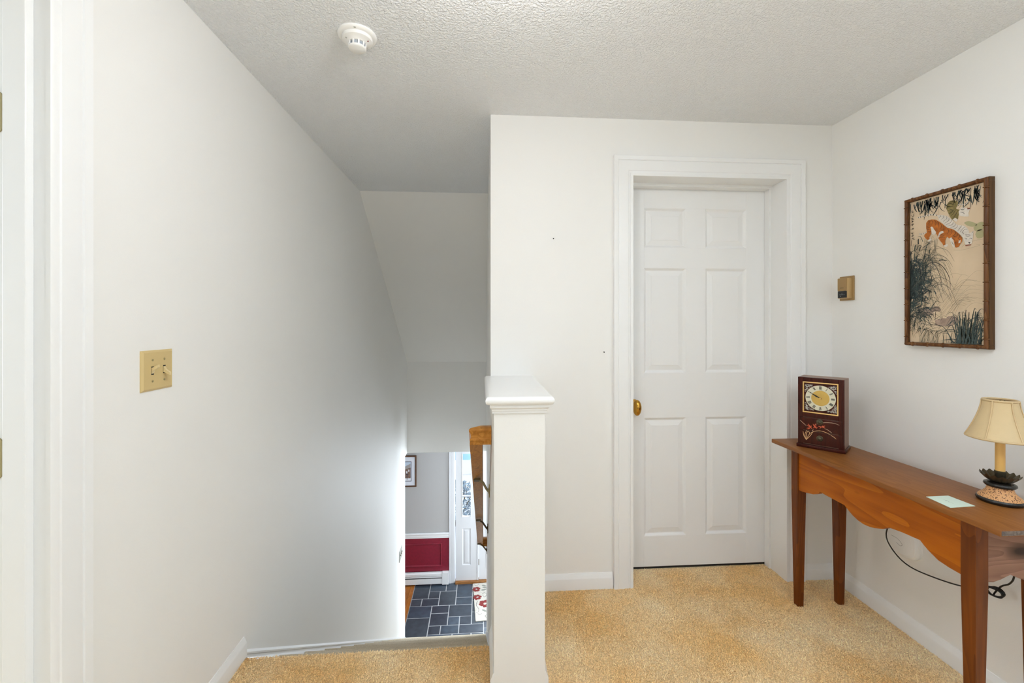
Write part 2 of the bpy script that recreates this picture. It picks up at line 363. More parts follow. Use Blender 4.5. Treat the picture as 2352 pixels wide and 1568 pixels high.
# carpet pile
def pile(name, parent, rects, dens, hmin, hmax, wd, m, seed):
    rg = np.random.default_rng(seed); xy = []
    for x0, x1, y0, y1 in rects:
        k = int((x1 - x0) * (y1 - y0) * dens); xy.append(np.c_[rg.uniform(x0, x1, k), rg.uniform(y0, y1, k)])
    xy = np.concatenate(xy); n = len(xy); a = rg.uniform(0, 2 * np.pi, n); h = rg.uniform(hmin, hmax, n)
    # tufts lean in slow swirling directions like a brushed pile
    la = 1.2 * np.sin(xy[:, 0] * 9 + 2 * np.sin(xy[:, 1] * 7)) + rg.normal(0, 1.8, n)
    ln = rg.uniform(.6, 2.2, n) * h
    v = np.zeros((n, 3, 3)); w = wd * rg.uniform(.6, 1.3, n)
    v[:, 0, 0] = xy[:, 0] - np.cos(a) * w; v[:, 0, 1] = xy[:, 1] - np.sin(a) * w
    v[:, 1, 0] = xy[:, 0] + np.cos(a) * w; v[:, 1, 1] = xy[:, 1] + np.sin(a) * w
    v[:, 2, 0] = xy[:, 0] + np.cos(la) * ln; v[:, 2, 1] = xy[:, 1] + np.sin(la) * ln; v[:, 2, 2] = h
    v[:, :2, 2] = -.001
    me = bpy.data.meshes.new(name); me.vertices.add(n * 3); me.loops.add(n * 3); me.polygons.add(n)
    me.vertices.foreach_set('co', v.ravel()); me.loops.foreach_set('vertex_index', np.arange(n * 3))
    me.polygons.foreach_set('loop_start', np.arange(n) * 3); me.update()
    t = me.attributes.new('tuft', 'FLOAT', 'FACE'); t.data.foreach_set('value', rg.uniform(0, 1, n))
    me.materials.append(m); me.validate()
    o = bpy.data.objects.new(name, me); COL.objects.link(o); o.parent = parent; o['kind'] = 'stuff'
    return o
pile('carpet_pile', fl, [(XL + .014, .030, 1.15, YN - .005), (.24, XR - .014, 1.15, YB - .012), (.035, .24, 1.15, 1.535), (.75, 1.54, YB - .012, 2.268)], 150000, .0015, .0055, .0026, M['carpet'], 3)
# entry floor: grout bed, slate tiles, oak boards
b = MB().box(-1.010, 2.3, 5.0, YW + .05, ZF - .06, ZF - .004)
ff = struct('floor', b, M['slate_grout'], 'entry floor of blue-grey slate tiles at the foot of the stairs', 'floor')
gx = [-1.008, -.855, -.772, -.697, -.613, -.538, -.4565, -.3735, -.300, -.139, .021]
T = [(-1.008, -.772, 6.333, 6.70), (-.772, -.532, 6.497, 6.70), (-.532, -.3735, 6.497, 6.70), (-.3735, -.139, 6.337, 6.70), (-.772, -.613, 6.333, 6.497),
     (-1.008, -.855, 6.170, 6.333), (-.855, -.613, 6.170, 6.333), (-.613, -.3735, 6.170, 6.497), (-.3735, -.139, 6.170, 6.337),
     (-1.008, -.697, 5.925, 6.170), (-1.008, -.697, 5.435, 5.925), (-.697, -.4565, 6.007, 6.170), (-.697, -.4565, 5.762, 6.007), (-.4565, -.139, 5.925, 6.170),
     (-.4565, -.300, 5.762, 5.925), (-.300, -.139, 5.762, 5.925), (-.697, -.538, 5.60, 5.762), (-.538, -.300, 5.60, 5.762), (-.300, .021, 5.60, 5.762),
     (-.139, .021, 5.762, 6.007), (-.139, .100, 6.007, 6.252), (-.139, .100, 6.252, 6.415), (-.139, .180, 6.415, 6.70), (.021, .180, 5.68, 5.845), (.021, .180, 5.845, 6.007), (.021, .180, 5.44, 5.68),
     (-.697, -.380, 5.32, 5.60), (-.380, -.139, 5.32, 5.60), (-.139, .021, 5.32, 5.60), (-1.008, -.697, 5.20, 5.435)]
for gxx in range(4):
    for gy in range(4): T.append((.180 + gxx * .32, .180 + (gxx + 1) * .32, 5.40 + gy * .325, 5.40 + (gy + 1) * .325))
for i, (x0, x1, y0, y1) in enumerate(T):
    g = .006; dz = random.uniform(-.0012, .0012)
    MB().bbox(x0 + g, x1 - g, y0 + g, min(y1, YW) - g, ZF - .012, ZF + dz, .0025).build('tile', SLATE[random.randrange(4)], ff)
fw = struct('floor', MB().box(-2.4, -1.012, 4.9, YW + .05, ZF - .06, ZF - .006), M['dark'], 'oak strip floor left of the slate in the entry', 'floor')
for i in range(22):
    x1 = -1.013 - i * .060
    MB().bbox(x1 - .0585, x1, 4.9, YW, ZF - .012, ZF, .0015).build('plank', M['hardwood'], fw)

# ------------------------------------------------------------------ stairs
st = thing('staircase', 'straight carpeted staircase going down to the entry', 'stairs', (-.45, YN, 0))
def nose(y, z, back, drop):
    r = .019; p = [(y - back, z), (y - r, z)]
    for k in range(1, 9):
        a = math.pi / 2 - math.pi * k / 8; p.append((y - r + r * math.cos(a), z - r + r * math.sin(a)))
    return p + [(y - .030, z - 2 * r), (y - .030, z - drop), (y - back, z - drop)]
for k in range(0, 13):
    y = YN + RUN * k; z = -RISE * k
    MB().px(nose(y, z, .0305 if k == 0 else RUN + .035, RISE + .02 if k < 12 else RISE - .001), XL + .014, xs(y) - .013).build('step', M['carpet'] if k == 0 else M['stair_carpet'], st, smooth=35, off=(-.45, YN, 0))
# baseboards and skirts
BP = [(0, 0), (.013, 0), (.013, .053), (.0115, .057), (.0085, .063), (.0065, .070), (.004, .0745), (.003, .078), (0, .078)]
def bb_y(x, sgn, y0, y1, name, label): return struct(name, MB().py([(x + sgn * t, z) for t, z in BP], y0, y1), M['trim'], label, 'baseboard', 40)
def bb_x(y, x0, x1, name, label): return struct(name, MB().px([(y - t, z) for t, z in BP], x0, x1), M['trim'], label, 'baseboard', 40)
bb_y(XL, 1, 1.108, YN + .005, 'baseboard_left', 'short white baseboard on the left wall at the top of the stairs')
bb_x(YB, .224, .648, 'baseboard_back', 'white baseboard left of the door casing')
bb_x(YB, 1.646, XR, 'baseboard_back', 'short white baseboard between door casing and corner')
bb_y(XR, -1, -2.6, YB, 'baseboard_right', 'white baseboard along the right wall under the table')
bb_y(.224, 1, 1.541, YB, 'baseboard_half', 'white baseboard on the door side of the half wall')
bb_y(.0425, -1, 1.541, YN + .005, 'baseboard_stair', 'white baseboard on the stair side of the half wall')
ly = 5.40 - YN
SK = [(0, -.22), (.013, -.22), (.013, -.006), (.010, -.001), (.010, .006), (.013, .010), (.013, .017), (.008, .023), (.004, .028), (0, .028)]
tag(MB().py([(XL + t, z) for t, z in SK], YN + .005, 5.40, -SLOPE * 1.012 * ly).build('trim_1', M['trim'], smooth=40), 'white moulded stair skirt sloping down the left wall', 'skirting', kind='structure')
b = MB(); b.prism(SK, lambda t, z: (xs(YN) - t, YN + .005, z), lambda t, z: (xs(5.28) - t, 5.28, z - SLOPE * (5.28 - YN)))
tag(b.build('trim_2', M['trim'], smooth=40), 'white stair skirt below the handrail', 'skirting', kind='structure')

# ------------------------------------------------------------------ half wall
hw = thing('wall_half', 'white half wall with a moulded cap at the top of the stairs', 'half wall', (.133, 1.835, 0), kind='structure')
o3 = (.133, 1.835, 0)
MB().box(.0425, .224, 1.541, YB, 0, 1.03).build('wall_body', M['wall'], hw, off=o3)
def ring3(d0, z0):  # outline of cap at overhang d
    return [(.0425 - d0, YB, z0), (.0425 - d0, 1.541 - d0, z0), (.224 + d0, 1.541 - d0, z0), (.224 + d0, YB, z0)]
def capmesh(prof):
    m_ = MB(); n = len(prof)
    rs = [ring3(d, z) for d, z in prof]
    for i in range(n - 1):
        for j in range(3):
            m_.add([rs[i][j], rs[i][j + 1], rs[i + 1][j + 1], rs[i + 1][j]], [(0, 1, 2, 3)])
    m_.add(rs[-1], [(0, 1, 2, 3)]); m_.add(rs[0], [(3, 2, 1, 0)])
    return m_
cp = [(.0, 1.030), (.018, 1.030)] + [(.018 + .0125 * math.cos(a), 1.0445 + .0145 * math.sin(a)) for a in [math.radians(t) for t in range(-75, 91, 15)]]
c_ = capmesh(cp).build('cap', M['trim'], hw, off=o3, smooth=50)
mo = [(.0, .998), (.006, .998), (.006, 1.004), (.008, 1.008), (.008, 1.012), (.011, 1.016), (.015, 1.019), (.015, 1.030)]
capmesh(mo).build('cap_moulding', M['trim'], hw, off=o3, smooth=35)

# ------------------------------------------------------------------ six panel door
CAS = [(0, 0), (0, .010), (.006, .013), (.016, .014), (.019, .0165), (.050, .0185), (.066, .0185), (.069, .016), (.071, .020), (.090, .022), (.092, .020), (.092, 0)]
def casing(parent, xl, xr, zi, yw, off, z0=0, legs=(1, 1), mt='trim'):
    if legs[0]: MB().prism(CAS, lambda w_, t: (xl - w_, yw - t, z0), lambda w_, t: (xl - w_, yw - t, zi + w_)).build('casing', M[mt], parent, off=off, smooth=25)
    if legs[1]: MB().prism(CAS, lambda w_, t: (xr + w_, yw - t, z0), lambda w_, t: (xr + w_, yw - t, zi + w_)).build('casing', M[mt], parent, off=off, smooth=25)
    MB().prism(CAS, lambda w_, t: (xl - w_, yw - t, zi + w_), lambda w_, t: (xr + w_, yw - t, zi + w_)).build('casing', M[mt], parent, off=off, smooth=25)
dl, dr, dyf, dtop = .752, 1.546, 2.274, 2.039
O = (1.149, 2.29, 0)
dr1 = thing('door_1', 'closed white six-panel door with brass knob and white casing', 'door', O, kind='structure')
casing(dr1, .743, 1.553, 2.056, YB, O)
JB = MB().box(.735, .749, 2.112, 2.31, 0, 2.062); JB.build('jamb', M['trim'], dr1, off=O)
MB().box(1.547, 1.562, 2.112, 2.31, 0, 2.062).build('jamb', M['trim'], dr1, off=O)
MB().box(.749, 1.547, 2.112, 2.31, 2.048, 2.062).build('head_jamb', M['trim'], dr1, off=O)
MB().box(.749, 1.547, 2.218, 2.272, 2.033, 2.048).build('stop', M['trim'], dr1, off=O)
MB().box(1.536, 1.547, 2.235, 2.2725, 0, 2.033).build('stop', M['trim'], dr1, off=O)
xs_ = [dl, .864, 1.096, 1.2034, 1.4335, dr]
zs_ = [.014, .1765, .8095, 1.049, 1.6115, 1.7205, 1.9315, dtop]
def slab(nm, x0, x1, z0, z1): MB().bbox(x0, x1, dyf, dyf + .035, z0, z1, .0006).build(nm, M['door'], dr1, off=O)
slab('stile', xs_[0], xs_[1], zs_[0], zs_[7]); slab('stile', xs_[4], xs_[5], zs_[0], zs_[7])
for a, c in ((0, 1), (2, 3), (4, 5), (6, 7)): slab('rail', xs_[1], xs_[4], zs_[a], zs_[c])
for a in (1, 3, 5): slab('mullion', xs_[2], xs_[3], zs_[a], zs_[a + 1])
def panel(parent, m, x0, x1, z0, z1, y, off, scale=1.0):
    rg = [(0, 0), (.004, .002), (.010, .0075), (.013, .0095), (.016, .0095), (.040, .0040), (.042, .0025)]
    m_ = MB(); P_ = []
    for d, dep in rg:
        d *= scale; dep *= scale
        P_.append([(x0 + d, y + dep, z0 + d), (x1 - d, y + dep, z0 + d), (x1 - d, y + dep, z1 - d), (x0 + d, y + dep, z1 - d)])
    for i in range(len(P_) - 1):
        for j in range(4): m_.add([P_[i][j], P_[i][(j + 1) % 4], P_[i + 1][(j + 1) % 4], P_[i + 1][j]], [(0, 1, 2, 3)])
    m_.add(P_[-1], [(0, 1, 2, 3)])
    m_.add([(x0, y + .03, z0), (x1, y + .03, z0), (x1, y + .03, z1), (x0, y + .03, z1)], [(3, 2, 1, 0)])
    for j in range(4):
        q = P_[0]; a_, c2 = q[j], q[(j + 1) % 4]; m_.add([a_, c2, (c2[0], y + .03, c2[2]), (a_[0], y + .03, a_[2])], [(3, 2, 1, 0)])
    return m_.build('panel', m, parent, off=off)
for (x0, x1) in ((xs_[1], xs_[2]), (xs_[3], xs_[4])):
    for a in (1, 3, 5): panel(dr1, M['door'], x0, x1, zs_[a], zs_[a + 1], dyf, O)
kb = MB().lathe([(.0001, 0), (.034, 0), (.034, -.004), (.028, -.010), (.017, -.013), (.013, -.016), (.012, -.036), (.0001, -.037)], c=(.808, dyf, .876), n=36, axis='Y').build('door_knob', M['brass'], dr1, off=O, smooth=40)
eg = MB()
prof = [(.0225 * math.sin(math.pi * i / 18) + 1e-5, -.0415 * math.cos(math.pi * i / 18)) for i in range(19)]
eg.lathe(prof, c=(.808, dyf - .052, .874), n=32).build('knob_egg', M['brass'], kb, off=O, smooth=60)
# dark strip in place of the shaded gap below the door
MB().box(.75, 1.546, 2.280, 2.30, 0, .0145).build('under_door_shade', M['dark'], dr1, off=O)

# ------------------------------------------------------------------ doorway at the far left
O = (-1.0, .6, 0)
d2 = thing('door_2', 'white door frame with brass hinges at the left edge', 'door frame', O, kind='structure')
yo, yi = 1.007, .19
MB().prism(CAS, lambda w_, t: (XL + t, yo + w_, 0), lambda w_, t: (XL + t, yo + w_, 2.05 + w_)).build('casing', M['trim'], d2, off=O, smooth=25)
MB().prism(CAS, lambda w_, t: (XL + t, yi - w_, 0), lambda w_, t: (XL + t, yi - w_, 2.05 + w_)).build('casing', M['trim'], d2, off=O, smooth=25)
MB().prism(CAS, lambda w_, t: (XL + t, yi - w_, 2.05 + w_), lambda w_, t: (XL + t, yo + w_, 2.05 + w_)).build('casing', M['trim'], d2, off=O, smooth=25)
MB().bbox(XL - TH - .002, XL + .004, 1.010, 1.030, 0, 2.06, .0015).build('jamb', M['trim'], d2, off=O)
MB().bbox(XL - TH - .002, XL + .004, .165, .185, 0, 2.06, .0015).build('jamb', M['trim'], d2, off=O)
MB().bbox(XL - TH - .002, XL + .004, .185, 1.010, 2.052, 2.072, .0015).build('head_jamb', M['trim'], d2, off=O)
MB().bbox(-1.012, -.966, .9915, 1.0105, 0, 2.052, .002).build('stop', M['trim'], d2, off=O)
for zc in (1.771, 1.027, .25):
    hg = MB(); h = .0445; r = .010; x0, x1 = -1.075, -1.0285
    pts = [(x0, zc - h), (x1 - r, zc - h)] + [(x1 - r + r * math.cos(a), zc - h + r + r * math.sin(a)) for a in [math.radians(t) for t in range(-75, 1, 15)]] + \
          [(x1 - r + r * math.cos(a), zc + h - r + r * math.sin(a)) for a in [math.radians(t) for t in range(0, 91, 15)]] + [(x0, zc + h)]
    hg.prism(pts, lambda a, c: (a, 1.0105, c), lambda a, c: (a, 1.0075, c))
    ho = hg.build('hinge', M['brass_dull'], d2, off=O)
    for dz in (.028, -.002, -.030):
        MB().lathe([(.0001, 0), (.0042, 0), (.0030, -.0012), (.0001, -.0013)], c=(-1.040, 1.0075, zc + dz), n=14, axis='Y').build('screw', M['brass_dull'], ho, off=O, smooth=40)

# ================================================================== ENTRY BELOW
b = MB().box(-2.4, -.50, YW, YW + .12, -1.916, -.32).box(-.52, 1.45, YW, YW + .12, -.52, -.32).box(1.36, 2.4, YW, YW + .12, ZF, -.32)
struct('wall_entry', b, M['grey_wall'], 'grey painted entry wall above the red wainscot', 'wall')
b = MB().box(-2.4, -.50, YW - .006, YW + .12, ZF, -1.916)
wn = struct('wall_wainscot', b, M['red'], 'crimson wainscot below the white chair rail', 'wainscot')
PM = [(0, 0), (0, .006), (.004, .011), (.010, .012), (.016, .008), (.019, .003), (.022, 0)]
yy = YW - .006
for (x0, x1) in ((-1.55, -.61),):
    z0, z1 = -2.386, -2.035
    MB().prism(PM, lambda w_, t: (x0 + w_, yy - t, z0 + w_), lambda w_, t: (x0 + w_, yy - t, z1 - w_)).build('panel_moulding', M['red'], wn)
    MB().prism(PM, lambda w_, t: (x1 - w_, yy - t, z0 + w_), lambda w_, t: (x1 - w_, yy - t, z1 - w_)).build('panel_moulding', M['red'], wn)
    MB().prism(PM, lambda w_, t: (x0 + w_, yy - t, z0 + w_), lambda w_, t: (x1 - w_, yy - t, z0 + w_)).build('panel_moulding', M['red'], wn)
    MB().prism(PM, lambda w_, t: (x0 + w_, yy - t, z1 - w_), lambda w_, t: (x1 - w_, yy - t, z1 - w_)).build('panel_moulding', M['red'], wn)
CR = [(0, -1.955), (.010, -1.955), (.012, -1.935), (.020, -1.928), (.020, -1.905), (.030, -1.893), (.032, -1.878), (.028, -1.874), (0, -1.874)]
tag(MB().px([(YW - .006 - t, z) for t, z in CR], -2.4, -.50).build('trim_3', M['trim'], smooth=30), 'white chair rail between grey wall and crimson wainscot', 'chair rail', kind='structure')
struct('ceiling', MB().box(-2.5, 2.4, 5.68, 6.9, -.32, -.2).box(-2.5, XL - .002, 4.9, 5.68, -.32, -.2).box(.18, 2.4, 4.9, 5.68, -.32, -.2), M['ceiling'], 'low white ceiling of the entry', 'ceiling')
b = MB().box(-2.52, -2.4, 4.8, 6.9, ZF, -.2).box(2.4, 2.52, 4.8, 5.45, ZF, -.2).box(2.4, 2.52, 6.55, 6.9, ZF, -.2).box(2.4, 2.52, 5.45, 6.55, ZF, -1.95).box(2.4, 2.52, 5.45, 6.55, -.7, -.2).box(-2.4, XL - TH, 4.8, 4.92, ZF, -.2).box(.18, 2.4, 5.0, 5.12, ZF, -.2)
struct('wall_entry_side', b, M['wall'], 'white side walls of the entry out of sight', 'wall')
# baseboard heater
O = (-1.4, 6.66, ZF)
ht = thing('baseboard_heater', 'white baseboard heater under the crimson wainscot', 'heater', O)
x0, x1 = -2.35, -.60
MB().box(x0, x1, YW - .016, YW - .006, ZF + .03, -2.462).build('back_plate', M['white_metal'], ht, off=O)
MB().px([(YW - .006, -2.462), (YW - .05, -2.462), (YW - .062, -2.474), (YW - .062, -2.505), (YW - .055, -2.505), (YW - .055, -2.478), (YW - .006, -2.470)], x0, x1).build('top_cover', M['white_metal'], ht, off=O)
MB().px([(YW - .050, -2.512), (YW - .062, -2.516), (YW - .062, -2.530), (YW - .050, -2.534)], x0, x1).build('damper', M['white_metal'], ht, off=O)
MB().box(x0, x1, YW - .062, YW - .056, ZF + .025, -2.546).build('front_panel', M['white_metal'], ht, off=O)
MB().box(x0, x1, YW - .045, YW - .017, -2.60, -2.50).build('fin_core', M['dark'], ht, off=O)
MB().bbox(-.602, -.503, YW - .068, YW - .006, ZF + .012, -2.458, .003).build('end_cap', M['white_metal'], ht, off=O)
# entry door set: casing, sidelight, mullion post, door, sill
O = (.4, YW, ZF)
dz = thing('door_3', 'white front entry door with glazed sidelights seen below', 'door', O, kind='structure')
casing(dz, -.405, 1.27, -.58, YW, O, z0=ZF, mt='entry_trim')
def sidelight(x0, x1, gl, gr):
    sl = MB()
    y0, y1 = YW - .004, YW + .04; zt = -.585; g0, g1 = -1.649, -.689; p0, p1 = -2.389, -1.829
    sl.box(x0, gl, y0, y1, ZF + .03, zt).box(gr, x1, y0, y1, ZF + .03, zt).box(gl, gr, y0, y1, g1, zt).box(gl, gr, y0, y1, p1, g0).box(gl, gr, y0, y1, ZF + .03, p0)
    so = sl.build('sidelight', M['entry_trim'], dz, off=O)
    for zz in (-1.0055, -1.332): MB().bbox(gl, gr, y0 - .003, y0 + .02, zz - .010, zz + .010, .003).build('muntin', M['entry_trim'], so, off=O)
    for a, c in ((g0, -1.332), (-1.332, -1.0055), (-1.0055, g1)): MB().box(gl, gr, y0 + .014, y0 + .018, a, c).build('pane', M['glass'], so, off=O)
    panel(so, M['entry_trim'], gl, gr, p0, p1, y0, O).name = 'raised_panel'
    fr = MB()
    for a in (gl - .008, gr): fr.bbox(a, a + .008, y0 - .006, y0 + .01, g0 - .008, g1 + .008, .002)
    fr.build('glass_bead', M['entry_trim'], so, off=O)
sidelight(-.398, -.073, -.299, -.172)
sidelight(.925, 1.25, 1.024, 1.151)
MB().bbox(-.073, -.053, YW - .012, YW + .06, ZF + .03, -.585, .002).build('mullion_post', M['entry_trim'], dz, off=O)
MB().bbox(.905, .925, YW - .012, YW + .06, ZF + .03, -.585, .002).build('mullion_post', M['entry_trim'], dz, off=O)
leaf = MB().box(-.046, .12, YW + .002, YW + .045, ZF + .032, -.588).box(.78, .902, YW + .002, YW + .045, ZF + .032, -.588).box(.12, .78, YW + .002, YW + .045, ZF + .032, -1.66).box(.12, .78, YW + .002, YW + .045, -.70, -.588).build('door_leaf', M['entry_trim'], dz, off=O)
MB().box(.12, .78, YW + .020, YW + .024, -1.66, -.70).build('pane', M['glass'], leaf, off=O)  # unseen door glazing, added to pass the fill behind it
for xm in (.34, .56): MB().bbox(xm - .010, xm + .010, YW - .001, YW + .04, -1.66, -.70, .003).build('muntin', M['entry_trim'], leaf, off=O)
for a, c in ((.06, .38), (.48, .80)):
    for p, q in ((-2.45, -1.80),): MB().bbox(a, c, YW - .004, YW + .004, p, q, .004).build('raised_panel', M['entry_trim'], leaf, off=O)
for zc in (-2.35, -1.62, -.85): MB().lathe([(.0001, -.045), (.006, -.045), (.006, .045), (.0001, .045)], c=(-.0495, YW - .002, zc), n=12).build('hinge', M['brass_dark'], dz, off=O)
MB().bbox(-.405, 1.26, YW - .055, YW + .06, ZF - .004, ZF + .030, .004).build('sill', M['sill'], dz, off=O)
# outside: snowy ground, porch soffit and a shrub seen through the sidelight
struct('ground', MB().box(-6, 6, YW + .13, 16, ZF - .25, ZF - .12), M['snow'], 'bright pale ground outside the entry sidelight', 'ground')
pr = tag(MB().box(-.9, 1.6, YW + .65, YW + 1.4, -.985, -.50).build('porch_roof', M['porch']), 'blue-shaded porch edge above the sidelight outside', 'porch', kind='structure')
sh = thing('shrub', 'shrub outside the entry sidelight, paled as if overexposed', 'shrub', (-.55, 8.8, ZF - .12))
m_ = MB()
for i in range(9):
    a = random.uniform(0, 6.28); m_.tube([(0, 0, 0), (.25 * math.cos(a), .2 * math.sin(a), .4), (.45 * math.cos(a), .35 * math.sin(a), .8)], [.02, .014, .006], 6)
m_.build('stem', M['brass_dark'], sh)
m_ = MB()
for i in range(1500):
    a = random.uniform(0, 6.28); rr = random.random() ** .5; z = random.uniform(.08, .92) ; rr *= .75 * math.sin(math.pi * min(1, (z + .25) / 1.25))
    c = Vector((rr * math.cos(a), rr * .6 * math.sin(a), z)); u = Vector((random.gauss(0, 1), random.gauss(0, 1), random.gauss(0, .6))).normalized(); v_ = u.cross(Vector((random.gauss(0, 1), random.gauss(0, 1), 1))).normalized()
    l, wd_ = random.uniform(.03, .055), random.uniform(.012, .02)
    m_.add([c - u * l, c + v_ * wd_, c + u * l, c - v_ * wd_], [(0, 1, 2, 3)])
tag(m_.build('foliage', M['leaf'], sh, recalc=False), kind='stuff')
# rug
O = (0, 0, 0)
a_ = math.atan2(.0527, .841); rugo = (-.1416, 6.638, ZF)
rg_ = thing('floor_rug', 'cream entry rug with red flowers and grey vines', 'rug', rugo, a_)
MB().bbox(.004, 1.30, -.842, -.004, .0, .012, .004).build('rug_body', M['rug'], rg_)
fx = lambda lay: (lambda a, c: (a, c, .0122 + lay * .0003))
rm = MB()
def flower(cx_, cy_, r, n=6):
    rm.mi = 0
    for k in range(n):
        t = 2 * math.pi * k / n + random.random() * .4; px_, py_ = cx_ + math.cos(t) * r * .62, cy_ + math.sin(t) * r * .62
        rm.poly([(px_ + r * .42 * math.cos(q) * random.uniform(.8, 1.2), py_ + r * .42 * math.sin(q) * random.uniform(.8, 1.2)) for q in [i * .785 for i in range(8)]], fx(1 + k % 3))
    rm.mi = 3; rm.poly([(cx_ + r * .2 * math.cos(q), cy_ + r * .2 * math.sin(q)) for q in [i * .785 for i in range(8)]], fx(5))
def leafs(cx_, cy_, l, ang, mi=2):
    rm.mi = mi; c, s_ = math.cos(ang), math.sin(ang)
    rm.poly([(cx_ + c * a - s_ * d, cy_ + s_ * a + c * d) for a, d in ((0, 0), (l * .3, l * .2), (l * .7, l * .17), (l, 0), (l * .7, -l * .17), (l * .3, -l * .2))], fx(1))
def vine(pts, w_=.008):
    rm.mi = 1; rm.ribbon(curve(pts), w_, w_ * .6, fx(0))
for cx_, cy_, r in ((.050, -.155, .060), (.055, -.345, .062), (.155, -.50, .085), (.40, -.2, .07), (.48, -.55, .08), (.75, -.3, .08), (.95, -.62, .075), (1.1, -.2, .08)): flower(cx_, cy_, r)
for i in range(34):
    leafs(random.uniform(.15, 1.2), random.uniform(-.78, -.05), random.uniform(.05, .09), random.uniform(0, 6.3), random.choice((1, 2, 2)))
leafs(.11, -.19, .10, .2); leafs(.13, -.06, .09, -.5); leafs(.10, -.62, .09, -.7); leafs(.15, -.70, .07, .2)
vine([(.02, -.04), (.06, -.06), (.09, -.03)]); vine([(.13, -.28), (.16, -.25), (.19, -.29), (.16, -.35), (.13, -.30)]); vine([(.05, -.43), (.03, -.52), (.06, -.60), (.05, -.66), (.02, -.68)])
vine([(.04, -.70), (.07, -.72), (.10, -.70)]); vine([(.18, -.73), (.14, -.75), (.15, -.79), (.19, -.77), (.18, -.74)])
for i in range(16):
    x, y = random.uniform(.2, 1.2), random.uniform(-.75, -.1); vine([(x, y), (x + random.uniform(-.08, .08), y + .05), (x + random.uniform(-.12, .12), y + .1)])
tag(rm.build('flower_pattern', [M['rug_red'], M['rug_grey'], M['rug_green'], M['rug']], rg_, recalc=False), kind='stuff')
# framed winter print
O = (-1.29, YW, -.93)
fp = thing('framed_print', 'framed print of a house in snow on the grey entry wall', 'picture', O)
px0, px1, pz0, pz1 = -1.60, -.990, -1.167, -.691
for q in ((px0, px1, pz1 - .022, pz1), (px0, px1, pz0, pz0 + .022), (px0, px0 + .022, pz0 + .022, pz1 - .022), (px1 - .022, px1, pz0 + .022, pz1 - .022)):
    MB().bbox(q[0], q[1], YW - .024, YW - .002, q[2], q[3], .004).build('frame_rail', M['picframe'], fp, off=O)
MB().box(px0 + .02, px1 - .02, YW - .014, YW - .004, pz0 + .02, pz1 - .02).build('mat_board', M['mat_board'], fp, off=O)
wm = MB(); fy = lambda lay: (lambda a, c: (a, YW - .0145 - lay * .0004, c))
cols = [M['navy'], mat('print_sky', (.52, .60, .70), .7), mat('print_house', (.20, .12, .09), .7, vary=(60, .5)), mat('print_snow', (.75, .78, .82), .7), mat('print_roof', (.36, .33, .32), .7)]
wm.mi = 0; wm.poly([(-1.52, -1.083), (-1.066, -1.083), (-1.066, -.783), (-1.52, -.783)], fy(0))
wm.mi = 1; wm.poly([(-1.51, -1.075), (-1.074, -1.075), (-1.074, -.791), (-1.51, -.791)], fy(1))
wm.mi = 3; wm.poly([(-1.51, -1.075), (-1.074, -1.075), (-1.074, -1.03), (-1.51, -1.04)], fy(2))
wm.mi = 2; wm.poly([(-1.45, -1.035), (-1.078, -1.035), (-1.078, -.875), (-1.45, -.90)], fy(3))
wm.mi = 4; wm.poly([(-1.47, -.94), (-1.25, -.90), (-1.080, -.815), (-1.080, -.875), (-1.25, -.93), (-1.46, -.955)], fy(4))
wm.mi = 3
for x, z in ((-1.105, -.92), (-1.135, -.945), (-1.18, -.95), (-1.24, -.95)): wm.poly([(x - .008, z - .016), (x + .008, z - .016), (x + .008, z + .016), (x - .008, z + .016)], fy(5))
wm.mi = 0; wm.ribbon([(-1.13, -1.06), (-1.13, -.98)], .006, .006, fy(5)); wm.ribbon([(-1.15, -.972), (-1.11, -.972)], .010, .010, fy(5))
wm.build('print', cols, fp, off=O, recalc=False)

# ================================================================== HANDRAIL
y0r, y1r, z0r, xc = 1.905, 4.28, .829, -.026
O = (xc, y0r, z0r)
hr = thing('handrail', 'oak stair handrail with wall returns on bronze brackets', 'handrail', O)
PR = [(-.0265, -.036), (.0265, -.036), (.0265, -.026), (.0245, -.0245), (.0245, -.020), (.0265, -.0185), (.0265, -.012), (.0225, -.008), (.0215, .002), (.0235, .012), (.029, .022), (.0305, .027), (.029, .0325), (.022, .036), (-.022, .036), (-.029, .0325), (-.0305, .027), (-.029, .022), (-.0235, .012), (-.0215, .002), (-.0225, -.008), (-.0265, -.012), (-.0265, -.0185), (-.0245, -.020), (-.0245, -.0245), (-.0265, -.026)]
zr = lambda y: z0r - SLOPE * (y - y0r)
def rail_at(i, u, v):
    if i == 0: return (xs(y0r - u) - .001, y0r - u, zr(y0r) + v)
    if i == 1: return (xc - u, y0r - u, zr(y0r) + v if u > -1 else 0)
    if i == 2: return (xc + .008 - u, y1r + u, zr(y1r) + v)
    return (xs(y1r + u) - .001, y1r + u, zr(y1r) + v)
for i, nm in ((0, 'wall_return'), (1, 'rail'), (2, 'wall_return')):
    MB().prism(PR, lambda u, v: rail_at(i, u, v), lambda u, v: rail_at(i + 1, u, v)).build(nm, M['rail'], hr, off=O, smooth=30)
